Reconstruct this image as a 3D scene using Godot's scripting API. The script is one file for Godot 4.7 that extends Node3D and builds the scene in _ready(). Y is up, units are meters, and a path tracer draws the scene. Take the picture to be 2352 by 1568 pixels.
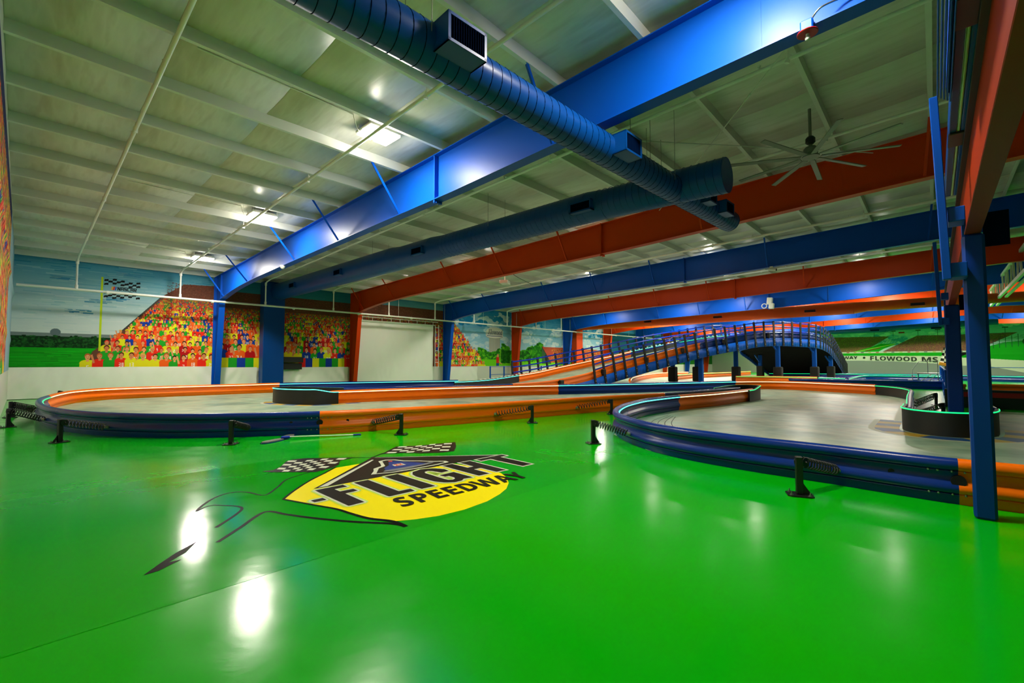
extends Node3D
# An indoor kart track in a steel-framed hall. X runs along the crowd mural wall, -Z points to that wall, y is up, metres.

var M := {}
var taken := {}
const S := 0.0348   # roof slope
const FRAMES := [6.72, 14.17, 21.6, 29.15, 36.65, 44.15, 51.65, 59.15, 66.65, 74.15]


func _ready() -> void:
	# camera, environment, exposure
	var cam := Camera3D.new()
	cam.name = "camera"
	cam.fov = 2.0 * rad_to_deg(atan(784.0 / 1045.0))
	cam.near = 0.05
	cam.far = 200.0
	cam.position = Vector3(0, 1.5, 0)
	cam.rotation = Vector3(atan(48.0 / 1045.0), deg_to_rad(-47.1), 0)
	add_child(cam)
	cam.current = true
	var env := Environment.new()
	env.background_mode = Environment.BG_COLOR
	env.background_color = Color(0, 0, 0)
	env.tonemap_mode = Environment.TONE_MAPPER_LINEAR
	env.tonemap_exposure = 0.98
	env.sdfgi_enabled = true
	env.ssao_enabled = true
	env.ssil_enabled = true
	var we := WorldEnvironment.new()
	we.name = "environment"
	we.environment = env
	add_child(we)
	make_materials()
	make_shell()
	make_lights()
	make_floor_paint()
	make_frames()
	make_ducts()
	make_pipes()
	make_wall_things()
	make_track()
	make_bridge()
	make_bumpers()
	make_right_side()
	make_small_things()


# ---------------------------------------------------------------- mesh building
class MB:
	var st := SurfaceTool.new()
	var group := -1

	func _init() -> void:
		st.begin(Mesh.PRIMITIVE_TRIANGLES)

	func p(a: Vector3, uv := Vector2.ZERO) -> void:
		st.set_smooth_group(group)
		st.set_uv(uv)
		st.add_vertex(a)

	func tri(a: Vector3, b: Vector3, c: Vector3) -> void:
		p(a); p(c); p(b)

	func quad(a: Vector3, b: Vector3, c: Vector3, d: Vector3, ua := Vector2.ZERO, ub := Vector2.ZERO, uc := Vector2.ZERO, ud := Vector2.ZERO) -> void:
		p(a, ua); p(c, uc); p(b, ub)
		p(a, ua); p(d, ud); p(c, uc)

	# a box with chamfered edges when ch > 0
	func box(c: Vector3, s: Vector3, b := Basis(), ch := 0.0) -> void:
		var h := s / 2.0
		if ch <= 0.0:
			for ax in 3:
				for sg in [-1.0, 1.0]:
					var n := Vector3.ZERO
					n[ax] = sg
					var u := Vector3.ZERO
					u[(ax + 1) % 3] = 1.0
					var w := n.cross(u)
					quad(c + b * ((n - u - w) * h), c + b * ((n + u - w) * h), c + b * ((n + u + w) * h), c + b * ((n - u + w) * h))
			return
		var k := minf(ch, minf(h.x, minf(h.y, h.z)) * 0.9)
		for ax in 3:
			var a1 := (ax + 1) % 3
			var a2 := (ax + 2) % 3
			for sg in [-1.0, 1.0]:
				var n := Vector3.ZERO
				n[ax] = sg * h[ax]
				var u := Vector3.ZERO
				u[a1] = h[a1] - k
				var w := Vector3.ZERO
				w[a2] = h[a2] - k
				if sg > 0:
					quad(c + b * (n - u - w), c + b * (n + u - w), c + b * (n + u + w), c + b * (n - u + w))
				else:
					quad(c + b * (n - u - w), c + b * (n - u + w), c + b * (n + u + w), c + b * (n + u - w))
			for s1 in [-1.0, 1.0]:
				for s2 in [-1.0, 1.0]:
					var e := Vector3.ZERO
					e[ax] = h[ax] - k
					var q1 := Vector3.ZERO
					q1[a1] = s1 * h[a1]
					q1[a2] = s2 * (h[a2] - k)
					var q2 := Vector3.ZERO
					q2[a1] = s1 * (h[a1] - k)
					q2[a2] = s2 * h[a2]
					if s1 * s2 > 0:
						quad(c + b * (q1 - e), c + b * (q2 - e), c + b * (q2 + e), c + b * (q1 + e))
					else:
						quad(c + b * (q1 - e), c + b * (q1 + e), c + b * (q2 + e), c + b * (q2 - e))
		for sx in [-1.0, 1.0]:
			for sy in [-1.0, 1.0]:
				for sz in [-1.0, 1.0]:
					var t1 := c + b * Vector3(sx * h.x, sy * (h.y - k), sz * (h.z - k))
					var t2 := c + b * Vector3(sx * (h.x - k), sy * h.y, sz * (h.z - k))
					var t3 := c + b * Vector3(sx * (h.x - k), sy * (h.y - k), sz * h.z)
					if sx * sy * sz > 0:
						tri(t1, t2, t3)
					else:
						tri(t1, t3, t2)

	func bar(a: Vector3, b: Vector3, w: float, t: float, ch := 0.0, up := Vector3.UP) -> void:
		var d := b - a
		var z := d.normalized()
		var u := up
		if absf(z.dot(u)) > 0.95:
			u = Vector3.RIGHT
		var x := u.cross(z).normalized()
		box((a + b) / 2.0, Vector3(w, t, d.length()), Basis(x, z.cross(x), z), ch)

	func tube(pts: Array, r: float, n := 10, caps := true, closed := false) -> void:
		var old := group
		group = 7
		var rings := []
		var last := Vector3.ZERO
		var m := pts.size()
		for i in m:
			var a: Vector3 = pts[(i - 1 + m) % m] if closed else pts[maxi(i - 1, 0)]
			var c: Vector3 = pts[(i + 1) % m] if closed else pts[mini(i + 1, m - 1)]
			var t := (c - a).normalized()
			var u := last - t * last.dot(t)
			if u.length() < 0.01:
				u = Vector3.UP - t * t.y
				if u.length() < 0.1:
					u = Vector3.RIGHT - t * t.x
			u = u.normalized()
			last = u
			var w := t.cross(u)
			var ring := []
			for k in n:
				var an := TAU * k / n
				ring.append(pts[i] + (u * cos(an) + w * sin(an)) * r)
			rings.append(ring)
		for i in (m if closed else m - 1):
			var r0: Array = rings[i]
			var r1: Array = rings[(i + 1) % m]
			for k in n:
				quad(r0[k], r0[(k + 1) % n], r1[(k + 1) % n], r1[k])
		if caps and not closed:
			group = -1
			for k in range(1, n - 1):
				tri(rings[0][0], rings[0][k + 1], rings[0][k])
				tri(rings[m - 1][0], rings[m - 1][k], rings[m - 1][k + 1])
		group = old

	# profile points are (sideways, up); groups give the smooth group of each edge
	func sweep(pts: Array, profile: Array, groups := [], closed := true, caps := true) -> void:
		var m := pts.size()
		var np := profile.size()
		var rings := []
		for i in m:
			var t: Vector3 = pts[mini(i + 1, m - 1)] - pts[maxi(i - 1, 0)]
			t.y = 0
			t = t.normalized()
			var side := Vector3.UP.cross(t)
			var ring := []
			for q in profile:
				ring.append(pts[i] + side * q.x + Vector3.UP * q.y)
			rings.append(ring)
		for i in m - 1:
			for k in (np if closed else np - 1):
				group = groups[k % groups.size()] if groups.size() else -1
				var k2 := (k + 1) % np
				quad(rings[i][k], rings[i + 1][k], rings[i + 1][k2], rings[i][k2])
		group = -1
		if caps and closed:
			var flat := PackedVector2Array()
			for q in profile:
				flat.append(q)
			var tris := Geometry2D.triangulate_polygon(flat)
			for i in range(0, tris.size(), 3):
				for e in [0, m - 1]:
					tri(rings[e][tris[i]], rings[e][tris[i + 1]], rings[e][tris[i + 2]])

	# a flat polygon given in the plane of u and v, made solid by thick
	func prism(poly: Array, o: Vector3, u: Vector3, v: Vector3, thick: Vector3) -> void:
		var flat := PackedVector2Array()
		for q in poly:
			flat.append(q)
		if Geometry2D.is_polygon_clockwise(flat) == (u.cross(v).dot(thick) > 0):
			pass
		var tris := Geometry2D.triangulate_polygon(flat)
		var at := []
		for q in flat:
			at.append(o + u * q.x + v * q.y)
		var n := u.cross(v)
		var front := n.dot(thick) > 0
		for i in range(0, tris.size(), 3):
			var a: Vector3 = at[tris[i]]
			var b: Vector3 = at[tris[i + 1]]
			var c: Vector3 = at[tris[i + 2]]
			if (b - a).cross(c - a).dot(n) < 0:
				var sw := b
				b = c
				c = sw
			if front:
				tri(a + thick, b + thick, c + thick)
				tri(a, c, b)
			else:
				tri(a, b, c)
				tri(a + thick, c + thick, b + thick)
		var ccw := not Geometry2D.is_polygon_clockwise(flat)
		for i in at.size():
			var a: Vector3 = at[i]
			var b: Vector3 = at[(i + 1) % at.size()]
			if ccw == front:
				quad(a, b, b + thick, a + thick)
			else:
				quad(a, a + thick, b + thick, b)

	func lathe(profile: Array, n: int, xf := Transform3D(), smooth := true) -> void:
		var old := group
		for i in profile.size() - 1:
			group = (3 + i % 2 if not smooth else 5)
			for k in n:
				var a0 := TAU * k / n
				var a1 := TAU * (k + 1) / n
				var p0: Vector2 = profile[i]
				var p1: Vector2 = profile[i + 1]
				quad(xf * Vector3(p0.x * cos(a0), p0.y, p0.x * sin(a0)), xf * Vector3(p1.x * cos(a0), p1.y, p1.x * sin(a0)),
					xf * Vector3(p1.x * cos(a1), p1.y, p1.x * sin(a1)), xf * Vector3(p0.x * cos(a1), p0.y, p0.x * sin(a1)))
		group = old

	func done() -> ArrayMesh:
		st.generate_normals()
		return st.commit()


func numbered(called: String) -> String:
	var n: int = taken.get(called, 0)
	taken[called] = n + 1
	return called if n == 0 else "%s_%03d" % [called, n]


func thing(called: String, label: String, category: String, at := Vector3.ZERO, group := "") -> Node3D:
	var o := Node3D.new()
	o.name = numbered(called)
	add_child(o)
	o.position = at
	tag(o, label, category, group)
	return o


func tag(o: Node3D, label: String, category: String, group := "") -> void:
	o.set_meta("label", label)
	o.set_meta("category", category)
	if group:
		o.set_meta("group", group)


func part(called: String, mesh, mat: Material, parent: Node3D) -> MeshInstance3D:
	var o := MeshInstance3D.new()
	o.name = called
	o.mesh = mesh.done() if mesh is MB else mesh
	o.material_override = mat
	parent.add_child(o, true)
	return o


func struct(called: String, mesh, mat: Material) -> MeshInstance3D:
	var o := MeshInstance3D.new()
	o.name = numbered(called)
	o.mesh = mesh.done() if mesh is MB else mesh
	o.material_override = mat
	add_child(o)
	o.set_meta("kind", "structure")
	return o


func copy_of(src: Node3D, at: Vector3, turn: float, label: String) -> Node3D:
	var base: String = src.name
	var cut := base.rfind("_")
	if cut > 0 and base.substr(cut + 1).is_valid_int():
		base = base.substr(0, cut)
	var o: Node3D = src.duplicate()
	o.name = numbered(base)
	add_child(o)
	o.position = at
	o.rotation.y = turn
	o.set_meta("label", label)
	return o


func lin(c: Color) -> Color:
	return c


func mat(c: Color, rough := 0.6, metal := 0.0, spec := 0.5) -> StandardMaterial3D:
	var m := StandardMaterial3D.new()
	m.albedo_color = c
	m.roughness = rough
	m.metallic = metal
	m.metallic_specular = spec
	return m


func glow(c: Color, e: float) -> StandardMaterial3D:
	var m := mat(c, 0.5)
	m.emission_enabled = true
	m.emission = c
	m.emission_energy_multiplier = e
	return m


func noise_tex(seed_n: int, freq: float, size: int, ramp: Array, as_normal := false, bump := 2.0, octaves := 4) -> NoiseTexture2D:
	var n := FastNoiseLite.new()
	n.seed = seed_n
	n.noise_type = FastNoiseLite.TYPE_SIMPLEX_SMOOTH
	n.frequency = freq
	n.fractal_octaves = octaves
	var t := NoiseTexture2D.new()
	t.width = size
	t.height = size
	t.seamless = true
	t.noise = n
	if as_normal:
		t.as_normal_map = true
		t.bump_strength = bump
	else:
		var g := Gradient.new()
		g.offsets = PackedFloat32Array()
		g.colors = PackedColorArray()
		var offs := PackedFloat32Array()
		var cols := PackedColorArray()
		for e in ramp:
			offs.append(e[0])
			cols.append(e[1])
		g.offsets = offs
		g.colors = cols
		t.color_ramp = g
	return t


func triplanar(m: StandardMaterial3D, scale: Vector3) -> void:
	m.uv1_triplanar = true
	m.uv1_world_triplanar = true
	m.uv1_scale = scale


# Catmull-Rom through points, sampled about every step metres
func smooth_path(pts: Array, step := 0.25) -> Array:
	var out := []
	var n := pts.size()
	for i in n - 1:
		var p0: Vector3 = pts[maxi(i - 1, 0)]
		var p1: Vector3 = pts[i]
		var p2: Vector3 = pts[i + 1]
		var p3: Vector3 = pts[mini(i + 2, n - 1)]
		var k := maxi(1, int(ceil(p1.distance_to(p2) / step)))
		for j in k:
			var t := float(j) / k
			out.append(p1.cubic_interpolate(p2, p0, p3, t))
	out.append(pts[n - 1])
	return out


func lengths(path: Array) -> PackedFloat32Array:
	var out := PackedFloat32Array([0.0])
	for i in range(1, path.size()):
		out.append(out[i - 1] + path[i].distance_to(path[i - 1]))
	return out


func along(path: Array, len_: PackedFloat32Array, d: float) -> Vector3:
	for i in range(1, path.size()):
		if len_[i] >= d:
			return path[i - 1].lerp(path[i], clampf((d - len_[i - 1]) / maxf(len_[i] - len_[i - 1], 1e-6), 0, 1))
	return path[path.size() - 1]


# the stretch of a path between two distances
func stretch(path: Array, len_: PackedFloat32Array, a: float, b: float) -> Array:
	var out := [along(path, len_, a)]
	for i in path.size():
		if len_[i] > a + 0.02 and len_[i] < b - 0.02:
			out.append(path[i])
	out.append(along(path, len_, b))
	return out


func nearest(path: Array, len_: PackedFloat32Array, q: Vector3) -> float:
	var best := 1e9
	var d := 0.0
	for i in path.size():
		var e := Vector2(path[i].x - q.x, path[i].z - q.z).length()
		if e < best:
			best = e
			d = len_[i]
	return d


func shifted(path: Array, by: Vector3) -> Array:
	var out := []
	for q in path:
		out.append(q - by)
	return out


func v3(list: Array, y := 0.0) -> Array:
	var out := []
	for q in list:
		out.append(Vector3(q[0], q[2] if q.size() > 2 else y, q[1]))
	return out


func purlin_y(z: float) -> float:   # underside of the purlins, top of the rafters
	return 5.86 + S * (z + 27.2) if z < 4.0 else 5.86 + S * 31.2 - S * (z - 4.0)


func rafter_low(z: float) -> float:
	var t := [[-25.95, 4.62], [-24.8, 4.8], [-23.5, 4.95], [-21.0, 5.08], [-17.0, 5.2], [-12.0, 5.33], [-8.0, 5.43], [-4.0, 5.6], [0.0, 5.77], [4.0, 5.9], [12.0, 5.6], [20.2, 5.2]]
	for i in range(1, t.size()):
		if z <= t[i][0]:
			return lerpf(t[i - 1][1], t[i][1], clampf((z - t[i - 1][0]) / (t[i][0] - t[i - 1][0]), 0, 1))
	return 5.2


func make_materials() -> void:
	var floor_m := mat(Color(0.012, 0.69, 0.006), 0.16)
	floor_m.normal_enabled = true
	floor_m.normal_texture = noise_tex(3, 0.012, 512, [], true, 1.2)
	floor_m.normal_scale = 0.12
	floor_m.roughness_texture = noise_tex(5, 0.006, 512, [[0.0, Color(0.7, 0.7, 0.7)], [1.0, Color(1, 1, 1)]])
	floor_m.roughness = 0.2
	floor_m.metallic_specular = 0.38
	triplanar(floor_m, Vector3(0.6, 0.6, 0.6))
	M.floor = floor_m
	var patch: StandardMaterial3D = floor_m.duplicate()
	patch.albedo_color = Color(0.006, 0.665, 0.004)
	patch.roughness = 0.15
	M.patch = patch
	var conc := mat(Color(1, 1, 1), 0.38)
	conc.albedo_texture = noise_tex(11, 0.004, 1024, [[0.0, Color(0.42, 0.55, 0.49)], [0.3, Color(0.57, 0.68, 0.59)], [0.5, Color(0.71, 0.76, 0.65)], [0.7, Color(0.62, 0.74, 0.64)], [1.0, Color(0.75, 0.83, 0.73)]], false, 2.0, 5)
	conc.detail_enabled = true
	conc.detail_albedo = noise_tex(12, 0.02, 512, [[0.0, Color(0.78, 0.80, 0.78)], [0.5, Color(1, 1, 1)], [1.0, Color(0.88, 0.88, 0.86)]])
	conc.detail_blend_mode = BaseMaterial3D.BLEND_MODE_MUL
	triplanar(conc, Vector3(0.09, 0.09, 0.09))
	conc.uv2_triplanar = true
	conc.uv2_world_triplanar = true
	conc.uv2_scale = Vector3(0.4, 0.4, 0.4)
	M.concrete = conc
	var ins := mat(Color(1, 1, 1), 0.38)
	ins.albedo_texture = noise_tex(21, 0.01, 512, [[0.0, Color(0.70, 0.69, 0.62)], [0.5, Color(0.82, 0.82, 0.77)], [1.0, Color(0.76, 0.76, 0.71)]])
	triplanar(ins, Vector3(0.6, 0.12, 0.10))
	ins.normal_enabled = true
	ins.normal_texture = noise_tex(22, 0.01, 512, [], true, 3.0)
	ins.normal_scale = 0.35
	M.insulation = ins
	M.stain = mat(Color(0.70, 0.63, 0.50), 0.5)
	M.purlin = mat(Color(0.82, 0.83, 0.79), 0.5)
	M.white = mat(Color(0.86, 0.86, 0.82), 0.45)
	M.pipe = mat(Color(0.88, 0.88, 0.84), 0.35)
	M.wall = mat(Color(0.82, 0.82, 0.77), 0.8)
	M.fabric = mat(Color(0.94, 0.93, 0.89), 0.9)
	M.screen = mat(Color(0.95, 0.94, 0.91), 0.85)
	M.beam_blue = mat(Color(0.0, 0.29, 0.70), 0.40, 0.0, 0.3)
	M.beam_orange = mat(Color(0.80, 0.23, 0.0), 0.45, 0.0, 0.3)
	M.duct_blue = mat(Color(0.0, 0.24, 0.52), 0.36, 0.0, 0.35)
	M.duct_dark = mat(Color(0.0, 0.06, 0.18), 0.8, 0.0, 0.1)
	M.edge_orange_shaded = mat(Color(0.60, 0.17, 0.0), 0.5, 0.0, 0.3)  # beam orange darkened: the shade at the right edge is put into the colour
	M.column_blue_shaded = mat(Color(0.0, 0.21, 0.54), 0.42, 0.0, 0.3)  # beam blue made darker so the columns carry their shade in the paint
	M.duct_orange = mat(Color(0.84, 0.27, 0.01), 0.4, 0.0, 0.3)
	M.rail_blue = mat(Color(0.0, 0.17, 0.50), 0.27, 0.0, 0.4)
	M.rail_orange = mat(Color(1.0, 0.45, 0.0), 0.34, 0.0, 0.35)
	M.rail_violet = mat(Color(0.20, 0.22, 0.48), 0.35)
	M.black_plastic = mat(Color(0.055, 0.065, 0.055), 0.5)
	M.black = mat(Color(0.03, 0.032, 0.03), 0.42)
	M.hole = mat(Color(0.008, 0.008, 0.008), 0.9)
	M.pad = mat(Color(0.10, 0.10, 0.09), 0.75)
	M.steel = mat(Color(0.62, 0.62, 0.60), 0.3, 0.9)
	M.bridge_blue = mat(Color(0.0, 0.31, 0.70), 0.45, 0.0, 0.3)
	M.tube_blue = mat(Color(0.02, 0.18, 0.70), 0.35, 0.0, 0.3)
	M.dark_deck = mat(Color(0.05, 0.045, 0.04), 0.8)
	M.deck_top = conc
	M.led_cyan = glow(Color(0.35, 1.0, 0.88), 2.2)
	M.led_green = glow(Color(0.06, 1.0, 0.52), 1.5)
	M.led_warm = glow(Color(0.88, 1.0, 0.76), 2.2)
	M.lens = glow(Color(1.0, 0.98, 0.93), 6.0)
	M.lens_dim = glow(Color(1.0, 0.97, 0.90), 2.0)
	M.yellow = mat(Color(1.0, 0.93, 0.0), 0.3, 0.0, 0.2)
	M.line_black = mat(Color(0.04, 0.055, 0.035), 0.35, 0.0, 0.1)
	M.logo_black = mat(Color(0.11, 0.09, 0.075), 0.3, 0.0, 0.25)
	M.logo_white = mat(Color(0.88, 0.90, 0.80), 0.3)
	M.logo_glow = mat(Color(0.78, 0.92, 0.35), 0.3)
	M.logo_blue = mat(Color(0.06, 0.20, 0.55), 0.3)
	M.logo_grey = mat(Color(0.48, 0.50, 0.52), 0.3)
	M.logo_red = mat(Color(0.90, 0.22, 0.15), 0.3)
	M.kerb_white = mat(Color(0.78, 0.78, 0.68), 0.5)
	M.kerb_yellow = mat(Color(0.78, 0.60, 0.10), 0.5)
	M.kerb_blue = mat(Color(0.10, 0.28, 0.52), 0.5)
	M.ink = mat(Color(0.05, 0.055, 0.05), 0.7)
	M.red = mat(Color(0.62, 0.03, 0.02), 0.4)
	M.maroon = mat(Color(0.16, 0.05, 0.04), 0.6)
	M.fan = mat(Color(0.42, 0.42, 0.38), 0.4)
	M.glass = mat(Color(1, 1, 1, 0.15), 0.05)
	M.glass.transparency = BaseMaterial3D.TRANSPARENCY_ALPHA
	M.dark_green = mat(Color(0.06, 0.16, 0.14), 0.6)
	M.amber = mat(Color(0.72, 0.48, 0.05), 0.5)
	M.rubber = mat(Color(0.30, 0.31, 0.29), 0.7)
	M.skin = mat(Color(0.75, 0.47, 0.38), 0.6)


# ---------------------------------------------------------------- paint for the murals (flat paint on the walls)
class Paint:
	var im: Image
	var k: float
	var x0: float
	var y1: float
	var rng := RandomNumberGenerator.new()

	func _init(x_from: float, x_to: float, y_from: float, y_to: float, per_metre: float) -> void:
		k = per_metre
		x0 = x_from
		y1 = y_to
		im = Image.create(int((x_to - x_from) * k), int((y_to - y_from) * k), false, Image.FORMAT_RGB8)
		rng.seed = 7

	func rect(xa: float, ya: float, xb: float, yb: float, c: Color) -> void:
		var px := int(round((xa - x0) * k))
		var py := int(round((y1 - yb) * k))
		im.fill_rect(Rect2i(px, py, maxi(1, int(round((xb - x0) * k)) - px), maxi(1, int(round((y1 - ya) * k)) - py)), c)

	func ell(cx: float, cy: float, rx: float, ry: float, c: Color) -> void:
		var py0 := int(round((y1 - cy - ry) * k))
		var py1 := int(round((y1 - cy + ry) * k))
		for py in range(py0, maxi(py1, py0 + 1)):
			var t := ((y1 - (py + 0.5) / k) - cy) / ry
			var w := sqrt(maxf(0.0, 1.0 - t * t)) * rx
			var a := int(round((cx - w - x0) * k))
			im.fill_rect(Rect2i(a, py, maxi(1, int(round((cx + w - x0) * k)) - a), 1), c)

	func poly(pts: Array, c: Color) -> void:
		var lo := 1e9
		var hi := -1e9
		for q in pts:
			lo = minf(lo, q[1])
			hi = maxf(hi, q[1])
		for py in range(int((y1 - hi) * k), int((y1 - lo) * k) + 1):
			var y := y1 - (py + 0.5) / k
			var xs := []
			for i in pts.size():
				var a: Array = pts[i]
				var b: Array = pts[(i + 1) % pts.size()]
				if (a[1] > y) != (b[1] > y):
					xs.append(a[0] + (y - a[1]) / (b[1] - a[1]) * (b[0] - a[0]))
			xs.sort()
			for i in range(0, xs.size() - 1, 2):
				var p := int(round((xs[i] - x0) * k))
				im.fill_rect(Rect2i(p, py, maxi(1, int(round((xs[i + 1] - x0) * k)) - p), 1), c)

	func line(xa: float, ya: float, xb: float, yb: float, w: float, c: Color) -> void:
		var d := Vector2(xb - xa, yb - ya).normalized()
		var n := Vector2(-d.y, d.x) * w / 2.0
		poly([[xa + n.x, ya + n.y], [xb + n.x, yb + n.y], [xb - n.x, yb - n.y], [xa - n.x, ya - n.y]], c)

	func strokes(xa: float, ya: float, xb: float, yb: float, count: int, len_m: float, thick: float, cols: Array) -> void:
		for i in count:
			var x := rng.randf_range(xa, xb)
			var y := rng.randf_range(ya, yb)
			var l := len_m * rng.randf_range(0.3, 1.2)
			var c: Color = cols[rng.randi() % cols.size()]
			rect(maxf(xa, x - l / 2), maxf(ya, y), minf(xb, x + l / 2), minf(yb, y + thick * rng.randf_range(0.4, 1.3)), c)

	func sky(xa: float, xb: float, ya: float, yb: float, top: Color, low: Color) -> void:
		var y := ya
		while y < yb:
			rect(xa, y, xb, y + 0.06, low.lerp(top, pow(clampf((y - ya) / (yb - ya), 0, 1), 1.7)))
			y += 0.05
		for i in int((xb - xa) * 60):
			var t := rng.randf()
			var x := rng.randf_range(xa, xb)
			var l := rng.randf_range(0.2, 1.0)
			var yy := lerpf(ya, yb, t)
			rect(maxf(xa, x), yy, minf(xb, x + l), yy + rng.randf_range(0.01, 0.05), low.lerp(top, pow(clampf(t + rng.randf_range(-0.18, 0.18), 0, 1), 1.7)))

	func clouds(xa: float, xb: float, ya: float, yb: float, count: int, cols: Array) -> void:
		for i in count:
			var cx := rng.randf_range(xa, xb)
			var cy := rng.randf_range(ya, yb)
			for j in 7:
				var rx := rng.randf_range(0.12, 0.35)
				var x := clampf(cx + rng.randf_range(-0.5, 0.5), xa + rx, xb - rx)
				ell(x, clampf(cy + rng.randf_range(-0.15, 0.2), ya, yb), rx, rx * 0.55, cols[rng.randi() % cols.size()])

	func foliage(xa: float, xb: float, ya: float, top: Callable, cols: Array, size: float, count: int) -> void:
		for i in count:
			var x := rng.randf_range(xa, xb)
			var h: float = top.call(x)
			var y := rng.randf_range(ya, h)
			ell(x, y, minf(size * rng.randf_range(0.5, 1.2), minf(x - xa, xb - x) + 0.03), size * rng.randf_range(0.4, 0.9), cols[rng.randi() % cols.size()])

	func person(x: float, y: float, s: float) -> void:
		var shirts := [Color(0.93, 0.16, 0.08), Color(0.93, 0.16, 0.08), Color(0.95, 0.38, 0.08), Color(0.95, 0.38, 0.08), Color(0.90, 0.87, 0.10), Color(0.90, 0.87, 0.10), Color(0.12, 0.62, 0.14), Color(0.12, 0.62, 0.14), Color(0.06, 0.22, 0.62), Color(0.72, 0.05, 0.08)]
		var c: Color = shirts[rng.randi() % shirts.size()]
		if s < 0.13:
			var g := Color(0.42, 0.25, 0.18)
			c = c.lerp(g, clampf((0.14 - s) * 6.0, 0, 0.55))
		var skin := Color(0.95, 0.66, 0.45).lerp(Color(0.80, 0.45, 0.28), rng.randf() * 0.7)
		var hairs := [Color(0.20, 0.10, 0.06), Color(0.35, 0.18, 0.08), Color(0.85, 0.70, 0.25), Color(0.75, 0.35, 0.15), Color(0.08, 0.06, 0.05), Color(0.85, 0.15, 0.1)]
		ell(x, y, s * 0.56, s * 0.34, c)
		rect(x - s * 0.54, y - s * 1.25, x + s * 0.54, y, c)
		if s > 0.11:
			if rng.randf() < 0.35 and s > 0.2:
				var sd := -1.0 if rng.randf() < 0.5 else 1.0
				line(x + sd * s * 0.42, y - s * 0.1, x + sd * s * 0.62, y + s * 0.75, s * 0.17, skin)
			rect(x - s * 0.1, y + s * 0.15, x + s * 0.1, y + s * 0.5, skin)
			ell(x, y + s * 0.66, s * 0.22, s * 0.27, hairs[rng.randi() % hairs.size()])
			ell(x, y + s * 0.56, s * 0.18, s * 0.23, skin)
			if s > 0.3:
				rect(x - s * 0.10, y + s * 0.59, x - s * 0.05, y + s * 0.62, Color(0.3, 0.15, 0.1))
				rect(x + s * 0.05, y + s * 0.59, x + s * 0.10, y + s * 0.62, Color(0.3, 0.15, 0.1))
				rect(x - s * 0.06, y + s * 0.42, x + s * 0.06, y + s * 0.45, Color(0.65, 0.2, 0.15))
				if rng.randf() < 0.6:
					digits(x, y - s * 0.42, s * 0.20, rng.randi_range(1, 39), Color(0.95, 0.93, 0.9))
		else:
			ell(x, y + s * 0.5, s * 0.2, s * 0.22, skin.lerp(Color(0.42, 0.25, 0.18), clampf((0.14 - s) * 8.0, 0, 0.6)))

	func digits(x: float, y: float, h: float, n: int, c: Color) -> void:
		var segs := ["abcdef", "bc", "abged", "abgcd", "fgbc", "afgcd", "afgedc", "abc", "abcdefg", "abcdfg"]
		var txt := str(n)
		var w := h * 0.9
		var t := h * 0.32
		for i in txt.length():
			var cx := x + (i - (txt.length() - 1) / 2.0) * (w + t * 1.2)
			var s: String = segs[int(txt[i])]
			if "a" in s: rect(cx - w / 2, y + h - t / 2, cx + w / 2, y + h + t / 2, c)
			if "g" in s: rect(cx - w / 2, y - t / 2, cx + w / 2, y + t / 2, c)
			if "d" in s: rect(cx - w / 2, y - h - t / 2, cx + w / 2, y - h + t / 2, c)
			if "f" in s: rect(cx - w / 2, y, cx - w / 2 + t, y + h, c)
			if "b" in s: rect(cx + w / 2 - t, y, cx + w / 2, y + h, c)
			if "e" in s: rect(cx - w / 2, y - h, cx - w / 2 + t, y, c)
			if "c" in s: rect(cx + w / 2 - t, y - h, cx + w / 2, y, c)

	# people from the far rows down to the front row, only where inside() is true of (x, y)
	func crowd(xa: float, xb: float, ya: float, yb: float, small: float, large: float, inside: Callable) -> void:
		var y := yb
		while y > ya - 0.1:
			var t := clampf((yb - y) / (yb - ya), 0, 1)
			var s := lerpf(small, large, pow(t, 1.25))
			var x := xa + rng.randf() * s
			while x < xb:
				var yy := y + rng.randf_range(-0.15, 0.15) * s
				if inside.call(x, yy):
					person(x, yy, s * rng.randf_range(0.88, 1.12))
				x += s * rng.randf_range(0.7, 1.1)
			y -= s * 0.95

	func texture() -> ImageTexture:
		return ImageTexture.create_from_image(im)


func mural_material(p: Paint) -> StandardMaterial3D:
	var m := mat(Color(1, 1, 1), 0.75, 0.0, 0.3)
	m.albedo_texture = p.texture()
	m.texture_repeat = false
	return m


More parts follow.
